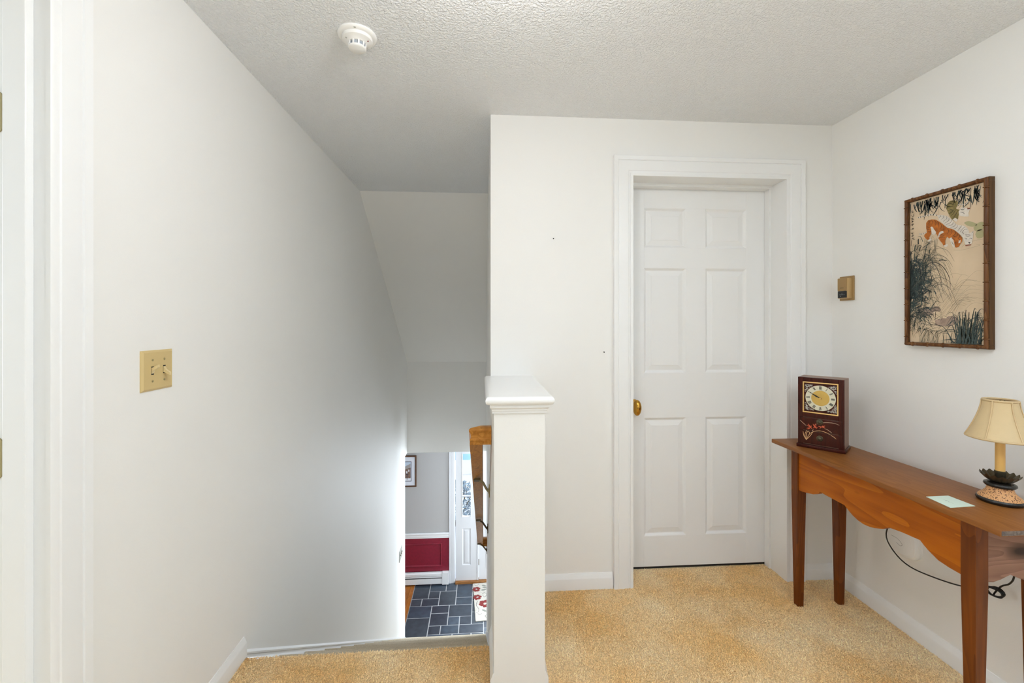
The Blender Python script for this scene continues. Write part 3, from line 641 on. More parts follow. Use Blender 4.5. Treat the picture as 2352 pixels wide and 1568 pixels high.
for yb in (2.36, 3.26, 4.18):
    zb = zr(yb) - .036; xw = xs(yb)
    br = MB()
    br.tube(curve([(xc + .012, yb, zb - .012), (xc + .030, yb, zb - .020), (xw - .020, yb, zb - .055), (xw - .006, yb, zb - .072)], 5), [.0065] * 16, 8)
    br.lathe([(.0001, 0), (.017, 0), (.013, .008), (.0001, .009)], c=(xw - .0095, yb, zb - .066), n=20, axis='X')
    br.px([(yb - .010, zb - .100), (yb + .010, zb - .100), (yb + .012, zb - .066), (yb + .006, zb - .034), (yb - .006, zb - .034), (yb - .012, zb - .066)], xw - .007, xw - .0005)
    bo = br.build('bracket', M['brass_dull'] if yb < 3 else M['brass_dark'], hr, off=O, smooth=50)
    sd = MB().prism([(-.018, -.012), (.018, -.012), (.018, 0), (-.018, 0)], lambda a, c: (xc + a, yb - .014, zb + c + SLOPE * .014), lambda a, c: (xc + a, yb + .014, zb + c - SLOPE * .014))
    sd.build('saddle', M['brass_dark'], bo, off=O)

# ================================================================== CONSOLE TABLE
tx0, tx1, ty0, ty1, tz = 1.428, 1.716, 1.106, 2.060, .745
O = ((tx0 + tx1) / 2, (ty0 + ty1) / 2, 0)
tb = thing('console_table', 'narrow pine console table with scalloped apron along the right wall', 'table', O)
tt = MB().bbox(tx0, tx1, ty0, ty1, tz - .019, tz, .003).build('table_top', M['table_top'], tb, off=O, smooth=40)
MB().bbox(tx0 + .003, tx1 - .003, ty0 - .0006, ty0 + .002, tz - .016, tz - .003, .0004).build('end_grain', M['endgrain'], tt, off=O)
def leg(xa, xb, ya, yb_):
    t = .007; m_ = MB()
    A = [(xa + t, ya + t, .0), (xb - t, ya + t, .0), (xb - t, yb_ - t, .0), (xa + t, yb_ - t, .0)]
    Bm = [(xa, ya, .53), (xb, ya, .53), (xb, yb_, .53), (xa, yb_, .53)]; C = [(p[0], p[1], tz - .019) for p in Bm]
    vs = A + Bm + C; fs = [(3, 2, 1, 0), (8, 9, 10, 11)]
    for k in (0, 4):
        for j in range(4): fs.append((k + j, k + (j + 1) % 4, k + 4 + (j + 1) % 4, k + 4 + j))
    m_.add(vs, fs); o_ = m_.build('leg', M['table_leg'], tb, off=O)
    md = o_.modifiers.new('bevel', 'BEVEL'); md.width = .0015; md.segments = 2; md.limit_method = 'ANGLE'
lx = ((1.455, 1.497), (1.655, 1.697)); lyy = ((1.189, 1.230), (1.916, 1.958))
for a in lx:
    for c in lyy: leg(a[0], a[1], c[0], c[1])
sc = [(1.916, .545), (1.895, .546), (1.872, .5503), (1.8288, .5597), (1.8013, .573), (1.7897, .5859)]
mid = [(1.7897, .5845), (1.75, .5835), (1.699, .5825), (1.6629, .5815)]
ctr = [(1.6629, .5815), (1.645, .570), (1.6234, .5575), (1.60, .549), (1.575, .545), (1.55, .547), (1.5277, .552), (1.4939, .565), (1.4695, .5815)]
m2 = [(1.4695, .5835), (1.42, .588), (1.358, .5915)]
nr = [(1.358, .5915), (1.345, .581), (1.3308, .5714), (1.3, .556), (1.2672, .551), (1.230, .549)]
prof = sc + mid[1:] + ctr[1:] + m2[1:] + nr[1:]
MB().px(prof + [(1.230, tz - .019), (1.916, tz - .019)], 1.461, 1.479).build('apron', M['table_apron'], tb, off=O)
MB().px(prof + [(1.230, tz - .019), (1.916, tz - .019)], 1.671, 1.689).build('apron', M['table_apron'], tb, off=O)
ea = [(1.497, .546), (1.52, .545), (1.545, .552), (1.576, .565), (1.607, .552), (1.632, .545), (1.655, .546)]
for ya in (1.196, 1.933):
    MB().py(ea + [(1.655, tz - .019), (1.497, tz - .019)], ya, ya + .018).build('end_apron', M['table_end'], tb, off=O)

# ------------------------------------------------------------------ mantel clock
e_ = Vector((.645, -.764)); n_ = Vector((.764, .645))
ck_loc = (1.459 + e_.x * .0923 + n_.x * .0600, 1.930 + e_.y * .0923 + n_.y * .0600, tz)
ck = thing('mantel_clock', 'dark mahogany mantel clock with two drawers on the console table', 'clock', ck_loc, math.atan2(e_.y, e_.x))
bw, bd, bh, bz = .087, .054, .3225, .0155
MB().bbox(-.0923, .0923, -.060, .062, 0, bz, .002).build('plinth', M['mahog'], ck, smooth=40)
F = -bd                       # front plane (local -Y faces the viewer)
cz = lambda t: bh - t * (bh - bz)
cx_ = lambda s_: -bw + s_ * 2 * bw
body = MB().bbox(-bw, bw, F + .004, bd, bz, bh, .0015).build('case', M['mahog_lit'], ck)
gx0, gx1, gz0, gz1 = cx_(.11), cx_(.88), cz(.525), cz(.064)
ff_ = MB()
ff_.bbox(-bw, gx0, F, F + .006, bz, bh, .001).bbox(gx1, bw, F, F + .006, bz, bh, .001).bbox(gx0, gx1, F, F + .006, gz1, bh, .001).bbox(gx0, gx1, F, F + .006, cz(.592), gz0, .001)
ff_.build('front_frame', M['mahog'], ck)
w_ = .005
for q in ((gx0, gx1, gz1 - w_, gz1), (gx0, gx1, gz0, gz0 + w_), (gx0, gx0 + w_, gz0 + w_, gz1 - w_), (gx1 - w_, gx1, gz0 + w_, gz1 - w_)):
    MB().bbox(q[0], q[1], F - .002, F + .003, q[2], q[3], .001).build('bezel', M['gold'], ck)
MB().box(gx0, gx1, F + .0028, F + .004, gz0, gz1).build('dial_plate', M['mahog'], ck)
dc = ((gx0 + gx1) / 2, (gz0 + gz1) / 2); ro, ri = .0570, .0345
fz = lambda lay: (lambda a, c: (a, F + .0026 - lay * .0004, c))
dm = MB()
circ = lambda r, n=56: [(dc[0] + r * math.cos(2 * math.pi * k / n), dc[1] + r * math.sin(2 * math.pi * k / n)) for k in range(n)]
dm.mi = 0; dm.poly(circ(ro), fz(1)); dm.mi = 1; dm.poly(circ(ri), fz(2))
dm.mi = 2
hs = (gx1 - gx0) / 2 - .009
for sx in (-1, 1):
    for sz in (-1, 1):
        for k in range(38):
            for _ in range(20):
                u, v = random.uniform(.30, 1) * hs, random.uniform(.30, 1) * hs
                if math.hypot(u, v) > ro + .005 and u + v < 2 * hs: break
            else: continue
            r = random.uniform(.0015, .003); a0 = random.uniform(0, 6.3)
            dm.ribbon([(dc[0] + sx * u + r * math.cos(a0 + q * .9), dc[1] + sz * v + r * math.sin(a0 + q * .9)) for q in range(6)], .0011, .0008, fz(1))
dm.build('dial', [M['cream'], M['golddisc'], M['silver']], ck, recalc=False)
# roman numerals
nm_ = MB()
def glyph(ch, x):
    L_ = []
    if ch == 'I': L_ = [((x, -1), (x, 1), .55)]; wdt = .9
    elif ch == 'V': L_ = [((x - .2, 1), (x + .45, -1), .55), ((x + 1.05, 1), (x + .45, -1), .25)]; wdt = 1.6
    else: L_ = [((x - .2, 1), (x + 1.0, -1), .55), ((x + 1.0, 1), (x - .2, -1), .25)]; wdt = 1.6
    return L_, wdt
for k, s_ in enumerate(['XII', 'I', 'II', 'III', 'IIII', 'V', 'VI', 'VII', 'VIII', 'IX', 'X', 'XI']):
    th = math.pi / 2 - k * math.pi / 6; x = 0; segs = []
    for ch in s_:
        L_, wdt = glyph(ch, x); segs += L_; x += wdt
    wtot = x - .9; rm_ = (ro + ri) / 2 + .001; hh = .0068; ww = .0031
    er = (math.cos(th), math.sin(th)); et = (math.sin(th), -math.cos(th))
    tf = lambda p: (dc[0] + er[0] * (rm_ + p[1] * hh) + et[0] * (p[0] - wtot / 2) * ww, dc[1] + er[1] * (rm_ + p[1] * hh) + et[1] * (p[0] - wtot / 2) * ww)
    for a, c, t in segs: nm_.ribbon([tf(a), tf(c)], t * ww, t * ww, fz(3))
    nm_.poly([(dc[0] + er[0] * (ro - .003) + .0009 * math.cos(q), dc[1] + er[1] * (ro - .003) + .0009 * math.sin(q)) for q in (0, 1.57, 3.14, 4.71)], fz(3))
nm_.build('numerals', M['ink'], ck, recalc=False)
def hand(nm, deg, ln, w0, lay):
    th = math.pi / 2 - math.radians(deg); d = (math.cos(th), math.sin(th))
    pts = [(dc[0] + d[0] * ln * t, dc[1] + d[1] * ln * t) for t in (-.15, .25, .5, .65, 1)]
    m_ = MB(); f_ = fz(lay); m_.ribbon(pts[:3], w0 * .5, w0 * 1.6, f_); m_.ribbon(pts[2:], w0 * 1.6, w0 * .3, f_); m_.build(nm, M['ink'], ck, recalc=False)
hand('minute_hand', 300, .047, .0030, 5); hand('hour_hand', 297, .034, .0042, 4.4)
MB().lathe([(.0001, 0), (.004, 0), (.003, -.002), (.0001, -.0025)], c=(dc[0], F + .0005, dc[1]), n=16, axis='Y').build('hub', M['gold'], ck, smooth=40)
# drawers
for t0, t1, kt in ((.600, .790, .645), (.798, .985, .886)):
    d_ = MB().bbox(cx_(.035), cx_(.965), F - .001, F + .012, cz(t1), cz(t0), .001).build('drawer', M['mahog'], ck)
    kx, kz = cx_(.485), cz(kt)
    pl = MB().lathe([(.0001, 0), (.013, 0), (.011, -.002), (.0001, -.0025)], c=(kx, F - .001, kz), n=26, axis='Y')
    pl.lathe([(.0001, -.002), (.006, -.002), (.0075, -.006), (.005, -.009), (.0001, -.010)], c=(kx, F - .001, kz), n=22, axis='Y')
    pl.build('drawer_pull', M['pewter'], d_, smooth=40)
# painted orchid
u2 = lambda u, v: (cx_((u - 140) / 780.), cz((v - 175 - (u - 140) / 780. * 60) / (1080 + (u - 140) / 780. * 30)))
om = MB(); fo = lambda lay: (lambda a, c: (a, F - .0013 - lay * .0002, c))
cols = [mat('orchid_blade', (.72, .42, .20), .5), mat('orchid_petal', (.62, .10, .035), .5), mat('orchid_light', (.70, .45, .30), .5)]
om.mi = 0
for P_ in ([(290, 1205), (245, 1130), (232, 1060)], [(290, 1205), (265, 1120), (300, 1040)], [(290, 1200), (290, 1110), (320, 1055)], [(320, 1055), (345, 1085), (345, 1110)], [(295, 1195), (360, 1130), (400, 1075)], [(295, 1195), (340, 1110), (430, 1060), (530, 1050), (620, 1072), (700, 1110)], [(705, 1115), (750, 1140), (790, 1172)]):
    om.ribbon(curve([u2(*p) for p in P_], 5), .0012, .0011, fo(0), .0030)
om.mi = 2
for P_ in ([(180, 885), (230, 925), (290, 975)], [(440, 950), (570, 918), (700, 915), (780, 928), (842, 950)], [(600, 1010), (660, 1035), (722, 1080)], [(390, 1060), (410, 1030)]):
    om.ribbon(curve([u2(*p) for p in P_], 5), .0008, .0008, fo(0), .0026)
om.mi = 1
for (fx_, fy_), ps in (((370, 1000), ((-70, -40), (-50, -60), (5, -35), (-75, 15), (-60, 30), (20, 20))), ((430, 990), ((-25, -50), (15, -55), (35, -25), (60, 5), (45, 25), (-20, 20))), ((550, 985), ((-60, -10), (60, -20), (62, 0), (55, 18), (-30, 25), (20, -20)))):
    for dx_, dy_ in ps: om.ribbon([u2(fx_, fy_), u2(fx_ + dx_ * .5, fy_ + dy_ * .5), u2(fx_ + dx_, fy_ + dy_)], .001, .0012, fo(1), .0052)
om.build('painted_orchid', cols, ck, recalc=False)

# ------------------------------------------------------------------ lamp
lp_loc = (1.655, 1.283, tz)
lp = thing('table_lamp', 'small candlestick lamp with beige bell shade on the console table', 'lamp', lp_loc)
base = [(.0001, 0), (.050, 0), (.054, .004), (.0555, .009), (.053, .014), (.049, .016), (.0001, .016)]
MB().lathe(base, n=48).build('base_ring', M['black_ceramic'], lp, smooth=50)
MB().lathe([(.0001, .0145), (.0515, .0145), (.048, .020), (.040, .027), (.033, .036), (.030, .045), (.031, .052), (.0001, .053)], n=48).build('body', M['terracotta'], lp, smooth=50)
MB().lathe([(.0001, .050), (.034, .050), (.038, .055), (.037, .060), (.030, .064), (.0001, .066)], n=40).build('collar', M['black_ceramic'], lp, smooth=50)
def flute(r, h, t):
    k = max(0, (r - .018) / .030); return r + .0012 * k * math.cos(16 * t), h + .0032 * k * math.cos(16 * t)
MB().lathe([(.0001, .064), (.018, .065), (.026, .068), (.036, .076), (.046, .088), (.0465, .0885), (.0355, .0785), (.026, .0705), (.017, .068), (.0001, .067)], n=128, rf=flute).build('drip_dish', M['pewter'], lp, smooth=50)
MB().lathe([(.0001, .066), (.0125, .066), (.0125, .090), (.0135, .093), (.0135, .099), (.0125, .100), (.0001, .100)], n=28).build('candle_cup', M['pewter'], lp, smooth=40)
MB().lathe([(.0001, .098), (.0115, .098), (.0115, .205), (.0001, .206)], n=28).build('candle_sleeve', M['candle'], lp, smooth=40)
MB().lathe([(.0001, .200), (.0122, .200), (.0122, .212), (.008, .225), (.0001, .226)], n=24).build('socket', M['brass_dull'], lp, smooth=40)
hs0, hs1 = .205, .325
sp = []
for k in range(13):
    t = k / 12; sp.append((.0400 + (.0785 - .0400) * (t ** 1.55), hs1 - t * (hs1 - hs0)))
inner = [(r - .0012, h) for r, h in sp[::-1]]
def facet(r, h, t):
    return r * (1 - .016 * abs(math.sin(3 * (t - .25)))), h
s_o = MB().lathe(sp + inner + [sp[0]], n=96, rf=facet, cap=False).build('lamp_shade', M['shade'], lp, smooth=60)
for k in range(6):
    t = .25 + k * math.pi / 3; m_ = MB()
    pts = [((r + .0012) * math.cos(t), (r + .0012) * math.sin(t), h) for r, h in sp]
    m_.tube(pts, .0022, 6); m_.build('shade_seam', M['shade_trim'], s_o, smooth=60)
for r, h, rr in ((.0400, hs1, .0030), (.0785, hs0, .0030)):
    m_ = MB(); m_.lathe([(r + rr * math.cos(q), h + rr * 1.2 * math.sin(q)) for q in [i * math.pi / 4 for i in range(9)]], n=72, rf=facet, cap=False); m_.build('shade_binding', M['shade_trim'], s_o, smooth=70)
m_ = MB()
for k in range(3):
    t = k * 2.094 + .4; m_.tube([(0, 0, hs1 - .012), (.039 * math.cos(t), .039 * math.sin(t), hs1 - .004)], .0012, 6)
m_.lathe([(.0001, hs1 - .016), (.006, hs1 - .016), (.006, hs1 - .006), (.002, hs1 + .0), (.0001, hs1 + .002)], n=16)
m_.build('shade_fitter', M['brass_dark'], s_o, smooth=40)
# note
nt = MB(); q = [(1.4577, 1.3353), (1.5394, 1.338), (1.5366, 1.2566), (1.4459, 1.2504)]
nt.pz(q, tz + .0004, tz + .0014)
no = tag(nt.build('paper_note', M['note']), 'pale green paper note lying on the console table', 'paper')
wm = MB(); fN = lambda a, c: (a, c, tz + .0016)
wm.ribbon(curve([(1.488, 1.308), (1.491, 1.302), (1.485, 1.300), (1.490, 1.294), (1.486, 1.290), (1.489, 1.284), (1.487, 1.277)], 4), .0009, .0007, fN)
wm.ribbon(curve([(1.496, 1.303), (1.490, 1.300), (1.494, 1.296)], 4), .0007, .0006, fN)
wm.build('handwriting', mat('pencil', (.20, .24, .22), .6), no, recalc=False)
# plug-in alarm and cord
al = thing('plug_in_alarm', 'white rounded plug-in alarm low on the right wall behind the table', 'alarm', (XR, 1.742, .388))
def sup(a, b_, n=3.0, k=48): return [(math.copysign(abs(math.cos(t)) ** (2 / n), math.cos(t)) * a, math.copysign(abs(math.sin(t)) ** (2 / n), math.sin(t)) * b_) for t in [2 * math.pi * i / k for i in range(k)]]
m_ = MB(); rs = [(1, 0), (1, -.012), (.97, -.020), (.90, -.027), (.75, -.031), (.4, -.033)]
Pn = [[(x, a * k, c * k) for a, c in sup(.076, .066)] for k, x in rs]
for i in range(len(Pn) - 1):
    for j in range(48): m_.add([Pn[i][j], Pn[i][(j + 1) % 48], Pn[i + 1][(j + 1) % 48], Pn[i + 1][j]], [(0, 1, 2, 3)])
m_.add(Pn[-1], [tuple(range(48))]); m_.add(Pn[0], [tuple(range(48))[::-1]])
bm_ = bmesh.new()
m_.build('housing', M['white'], al, smooth=50)
m_ = MB(); fA = lambda a, c: (-.0338, a, c)
m_.ribbon(curve([(.030, .010), (.0, .008), (-.020, -.006), (-.012, -.016), (.006, -.010)], 6), .0012, .0012, fA)
m_.build('embossed_mark', mat('grey_print', (.25, .25, .25), .6), al, recalc=False)
m_ = MB()
for k in range(3): m_.box(-.0225, -.0205, .060 + k * .004, .062 + k * .004, -.004, .008)
m_.build('indicator', M['dark'], al)
for k in range(5): MB().box(-.0290, -.027, .022 - k * .006, .024 - k * .006, -.056, -.036).build('vent_slot', M['white_metal'], al)
m_ = MB()
cp_ = [(1.748, 1.757, .470), (1.745, 1.760, .44), (1.745, 1.768, .405), (1.748, 1.764, .375), (1.752, 1.742, .345), (1.755, 1.705, .322), (1.755, 1.655, .316), (1.752, 1.58, .328), (1.748, 1.50, .348), (1.742, 1.44, .372), (1.738, 1.395, .405)]
cen = (1.740, 1.366, .402)
for k in range(26):
    a = 2.2 + k * .62; r = .020 + .004 * math.sin(k * 1.3); cp_.append((cen[0] - .004 + .0006 * k, cen[1] + r * 1.1 * math.cos(a), cen[2] + r * .8 * math.sin(a)))
cp_ += [(1.745, 1.35, .43), (1.745, 1.325, .455), (1.735, 1.305, .50), (1.728, 1.295, .62), (1.726, 1.290, .72), (1.724, 1.288, .753), (1.716, 1.286, .7505), (1.708, 1.2855, .7495)]
m_.tube(curve(cp_, 4), .0026, 7)
tag(m_.build('lamp_cord', M['cord'], smooth=60), 'thin black lamp cord looped behind the console table', 'cord')
# thermostat
th = thing('thermostat', 'tan wall thermostat with black display by the corner', 'thermostat', (XR, 2.033, 1.488))
def wy(x0, x1, y0, y1, z0, z1, bv): return MB().bbox(x0 - XR, x1 - XR, y0 - 2.033, y1 - 2.033, z0 - 1.488, z1 - 1.488, bv)
wy(XR - .007, XR - .0002, 1.992, 2.076, 1.428, 1.548, .0025).build('wall_plate', M['therm'], th, smooth=40)
wy(1.776, 1.799, 2.003, 2.060, 1.438, 1.5385, .0015).build('housing', M['therm_light'], th, smooth=40)
wy(1.7725, 1.778, 2.0065, 2.0585, 1.4765, 1.5365, .001).build('cover', M['therm'], th)
dsp = wy(1.7735, 1.778, 2.0065, 2.0585, 1.441, 1.4745, .0006).build('display', M['ink'], th)
m_ = MB(); fT = lambda a, c: (1.7732 - XR, a - 2.033, c - 1.488)
for y, z in ((2.045, 1.457), (2.037, 1.457), (2.029, 1.457), (2.021, 1.457), (2.033, 1.464), (2.040, 1.449)): m_.poly([(y - .0017, z - .001), (y + .0017, z - .001), (y, z + .0016)], fT)
m_.build('display_marks', M['white'], dsp, recalc=False)
wy(1.7718, 1.7726, 2.022, 2.043, 1.4880, 1.4905, .0002).build('name_plate', M['brass_dark'], th)
# switch plates
sw = thing('light_switch', 'ivory double toggle light switch plate on the left wall', 'light switch', (XL, 1.327, 1.182))
pm = MB(); W2, H2 = .061, .0575
pr_ = [(W2, H2, 0), (W2, H2, .002), (W2 - .006, H2 - .006, .0065)]
V = [[(d, -a, -c), (d, a, -c), (d, a, c), (d, -a, c)] for a, c, d in pr_]
for i in range(2):
    for j in range(4): pm.add([V[i][j], V[i][(j + 1) % 4], V[i + 1][(j + 1) % 4], V[i + 1][j]], [(0, 1, 2, 3)])
pm.add(V[2], [(0, 1, 2, 3)]); pm.add(V[0], [(3, 2, 1, 0)])
pm.build('plate', M['ivory'], sw)
for sy, up in ((-.023, 1), (.023, -1)):
    MB().box(.0060, .0068, sy - .005, sy + .005, -.012, .012).build('toggle_slot', M['dark'], sw)
    m_ = MB(); m_.px([(-.0042, -.010), (.0042, -.010), (.0042, .010), (-.0042, .010)], .0066, .0070)
    m_ = MB().prism([(-.0042, -.009), (.0042, -.009), (.0042, .009), (-.0042, .009)], lambda a, c: (.0064, sy + a, c), lambda a, c: (.0110, sy + a, c * .45 + up * .003))
    m_.prism([(-.0048, -.0050), (.0048, -.0050), (.0048, .0050), (-.0048, .0050)], lambda a, c: (.0075, sy + a, c + up * .003), lambda a, c: (.0235, sy + a * .8, c * .75 + up * .0135))
    m_.build('toggle', M['ivory_light'], sw)
    for sz in (-.030, .030): MB().lathe([(.0001, .006), (.0035, .006), (.0030, .0078), (.0001, .0082)], c=(0, sy, sz), n=14, axis='X').build('screw', M['brass_dull'], sw, smooth=40)
s2 = thing('light_switch', 'steel-coloured switch plate low on the stair wall by the entry', 'light switch', (XL, 5.11, -1.35))
M['steel'] = mat('nickel_plate', (.42, .42, .38), .45, metal=.4)
MB().bbox(.0002, .006, -.085, .085, -.060, .060, .002).build('plate', M['steel'], s2)
for k in (-.045, 0, .045): MB().bbox(.005, .016, k - .005, k + .005, -.003, .014, .001).build('toggle', M['steel'], s2)
# smoke detector
sd = thing('smoke_detector', 'round white smoke detector on the ceiling above the stairs', 'smoke detector', (-.440, 1.576, ZC))
MB().lathe([(.0001, 0), (.066, 0), (.066, -.005), (.063, -.009), (.0575, -.011), (.0001, -.011)], n=56).build('mounting_ring', M['white'], sd, smooth=35)
MB().lathe([(.0001, -.010), (.0515, -.010), (.0520, -.016), (.0505, -.021), (.043, -.024), (.034, -.027), (.030, -.030), (.0001, -.030)], n=56).build('housing', M['white'], sd, smooth=35)
MB().lathe([(.0001, -.028), (.0245, -.028), (.0245, -.043), (.0001, -.043)], n=36).build('chamber', M['rear'], sd, smooth=35)
for k in range(10):
    t = k * math.pi / 5 + .1; c, s_ = math.cos(t), math.sin(t); m_ = MB()
    m_.prism([(-.0028, -.0015), (.0028, -.0015), (.0028, .0015), (-.0028, .0015)], lambda a, d: (c * (.0290 + d) - s_ * a, s_ * (.0290 + d) + c * a, -.029), lambda a, d: (c * (.0285 + d) - s_ * a, s_ * (.0285 + d) + c * a, -.045))
    m_.build('vent_post', M['white'], sd)
MB().lathe([(.0001, -.0435), (.0305, -.0435), (.0310, -.046), (.0295, -.049), (.026, -.051), (.0001, -.052)], n=44).build('cap', M['white'], sd, smooth=35)
for t, m in ((-2.45, M['steel']), (-.25, M['rug_red'])):
    MB().lathe([(.0001, -.0215), (.0025, -.0215), (.002, -.0265), (.0001, -.0268)], c=(.0405 * math.cos(t), .0405 * math.sin(t), 0), n=12).build('indicator_light', m, sd, smooth=40)
t = -1.45; MB().box(.060 * math.cos(t) - .003, .060 * math.cos(t) + .004, .0605 * math.sin(t) - .003, .0605 * math.sin(t) + .003, -.0112, -.0105).build('slot', M['steel'], sd)

# ================================================================== BAMBOO FRAMED PAINTING
pyL, pz0_ = 1.7185, 1.2235; pw, ph = .305, .611
bp_ = thing('bamboo_picture', 'tall bamboo-framed painting of tigers and reeds on the right wall', 'picture', (XR, pyL - pw / 2, pz0_))
O = (XR, pyL - pw / 2, pz0_)
fw_ = .015
def rod(pts, n_nodes):
    m_ = MB(); a, c = Vector(pts[0]), Vector(pts[1]); P_ = []; R_ = []
    L_ = (c - a).length; nd = [(k + .5) / n_nodes for k in range(n_nodes)]
    ts = sorted(set([0, 1] + [t + d / L_ for t in nd for d in (-.006, -.003, -.0012, 0, .0012, .003, .006)]))
    for t in ts:
        P_.append(a + (c - a) * t); dmin = min(abs(t - k) * L_ for k in nd)
        R_.append(.0064 + (.0026 if dmin < .0015 else (-.0008 if dmin < .0035 else 0)))
    m_.tube(P_, R_, 12); return m_
xf = 1.7795
for nm, bx, pts, k in (('top', (pyL - pw, pyL, pz0_ + ph - fw_, pz0_ + ph), ((xf, pyL - .004, pz0_ + ph - .0075), (xf, pyL - pw + .004, pz0_ + ph - .0075)), 5),
                       ('bot', (pyL - pw, pyL, pz0_, pz0_ + fw_), ((xf, pyL - .004, pz0_ + .0075), (xf, pyL - pw + .004, pz0_ + .0075)), 5),
                       ('lef', (pyL - fw_, pyL, pz0_ + fw_, pz0_ + ph - fw_), ((xf, pyL - .0075, pz0_ + .003), (xf, pyL - .0075, pz0_ + ph - .003)), 9),
                       ('rig', (pyL - pw, pyL - pw + fw_, pz0_ + fw_, pz0_ + ph - fw_), ((xf, pyL - pw + .0075, pz0_ + .003), (xf, pyL - pw + .0075, pz0_ + ph - .003)), 9)):
    fr_ = MB().bbox(1.783, XR - .0005, bx[0], bx[1], bx[2], bx[3], .001).build('frame_rail', M['bamboo_back'], bp_, off=O)
    rod(pts, k).build('bamboo_rod', M['bamboo'], fr_, off=O, smooth=50)
MB().box(1.7885, 1.798, pyL - pw + .012, pyL - .012, pz0_ + .012, pz0_ + ph - .012).build('silk_panel', M['silk'], bp_, off=O)
PL = lambda lay: (lambda w_, h_: (1.7882 - lay * .00015, pyL - w_, pz0_ + h_))
D = {
'wbody':[(0.1242,0.5169),(0.1384,0.5153),(0.1576,0.5069),(0.1712,0.4945),(0.1846,0.4787),(0.1962,0.4636),(0.2124,0.4582),(0.2252,0.4501),(0.2331,0.4396),(0.2362,0.4285),(0.2315,0.4207),(0.2189,0.4127),(0.2141,0.4137),(0.2076,0.4238),(0.1962,0.4368),(0.183,0.4503),(0.1627,0.4601),(0.1489,0.476),(0.1349,0.4921),(0.1278,0.5049)],
'orange':[(0.0821,0.4967),(0.0896,0.5055),(0.1044,0.5058),(0.1189,0.5014),(0.1314,0.4911),(0.1437,0.4799),(0.1541,0.4675),(0.1627,0.4592),(0.1763,0.4536),(0.1879,0.4448),(0.1978,0.4347),(0.206,0.4241),(0.2141,0.4119),(0.2133,0.3979),(0.2076,0.3901),(0.2011,0.3788),(0.1929,0.3784),(0.183,0.3873),(0.1763,0.4012),(0.1695,0.4169),(0.161,0.4259),(0.1576,0.4211),(0.1541,0.4126),(0.1541,0.4034),(0.1558,0.3921),(0.1489,0.3915),(0.1437,0.4035),(0.1349,0.4162),(0.1296,0.4265),(0.1242,0.4405),(0.1153,0.4536),(0.1062,0.4649),(0.1025,0.4506),(0.097,0.4422),(0.0933,0.4335),(0.097,0.4252),(0.0896,0.4247),(0.0802,0.4341),(0.0736,0.445),(0.0765,0.4521),(0.0859,0.4578),(0.0821,0.4757)],
'belly':[(0.0989,0.4759),(0.1062,0.4762),(0.1135,0.4633),(0.1207,0.4506),(0.1135,0.4427),(0.1044,0.4483),(0.1025,0.4619)],
'cheek':[(0.1695,0.4169),(0.1763,0.421),(0.1846,0.4068),(0.1896,0.3808),(0.183,0.3802),(0.1763,0.3958)],
'cheek2':[(0.2027,0.4052),(0.21,0.4029),(0.2076,0.3936),(0.2011,0.3931)],
'leg':[(0.1278,0.4342),(0.1331,0.448),(0.1437,0.4514),(0.1489,0.4448),(0.1367,0.4399),(0.1314,0.428)],
'paw':[(0.1472,0.3936),(0.1627,0.3982),(0.1661,0.3903),(0.1558,0.3857)],
'paw2':[(0.0877,0.4269),(0.1025,0.4298),(0.1044,0.4238),(0.0933,0.4202)],
'whead':[(0.2133,0.4341),(0.2236,0.4267),(0.2394,0.4244),(0.2517,0.4287),(0.2494,0.4067),(0.2456,0.385),(0.2378,0.3803),(0.2252,0.3834),(0.2197,0.402),(0.2149,0.4153)],
'wnose':[(0.2331,0.3916),(0.2417,0.39),(0.2386,0.3845)],
'wmouth':[(0.2244,0.3827),(0.2432,0.3828),(0.2425,0.3786),(0.2252,0.3782)],
'olive':[(0.1576,0.5343),(0.1593,0.5485),(0.1695,0.5602),(0.183,0.5592),(0.1962,0.5528),(0.1995,0.5412),(0.1946,0.5318),(0.1929,0.5251),(0.2044,0.5186),(0.2092,0.5138),(0.2011,0.4981),(0.1995,0.4878),(0.1946,0.4782),(0.183,0.4827),(0.1729,0.4959),(0.1661,0.5121)],
'ohead':[(0.2011,0.5123),(0.2108,0.5258),(0.23,0.5172),(0.2394,0.5113),(0.2347,0.5003),(0.2347,0.4898),(0.2252,0.4878),(0.2124,0.4917),(0.2027,0.4977)],
'ochest':[(0.1796,0.4871),(0.1896,0.4919),(0.1995,0.4824),(0.1929,0.4759)],
'ocap':[(0.23,0.519),(0.2409,0.5164),(0.2394,0.5121),(0.2315,0.5124)],
'ojaw':[(0.226,0.492),(0.237,0.4919),(0.2347,0.4863),(0.2276,0.4863)],
'g1':[(0.2189,0.4655),(0.2315,0.4696),(0.2471,0.4626),(0.2624,0.4505),(0.2502,0.4446),(0.2315,0.4522)],
'g2':[(0.2502,0.4411),(0.2654,0.4549),(0.2818,0.4546),(0.2833,0.4339),(0.2714,0.4263),(0.2563,0.4278)],
'g3':[(0.2563,0.4157),(0.2624,0.4282),(0.2788,0.4281),(0.2833,0.4103),(0.2788,0.3993),(0.2624,0.4008)]}
def paint(nm, c, vary=None): return mat(nm, c, .75, vary=vary)
PC = [paint('ink_dark', (.018, .026, .030)), paint('ink_green', (.050, .075, .070)), paint('ink_thin', (.16, .15, .10)), paint('tiger_orange', (.42, .12, .012), (60, .3)), paint('tiger_white', (.66, .60, .52), (80, .1)),
      paint('tiger_olive', (.22, .17, .055), (60, .3)), paint('stripe', (.030, .020, .012)), paint('wash_green', (.40, .37, .20)), paint('rock_wash', (.36, .26, .20), (40, .2)), paint('nose_brown', (.26, .09, .05))]
rp = random.Random(11)
g = MB()
def sm(P_): return curve(P_ + [P_[0]], 3)[:-1]
g.mi = 7
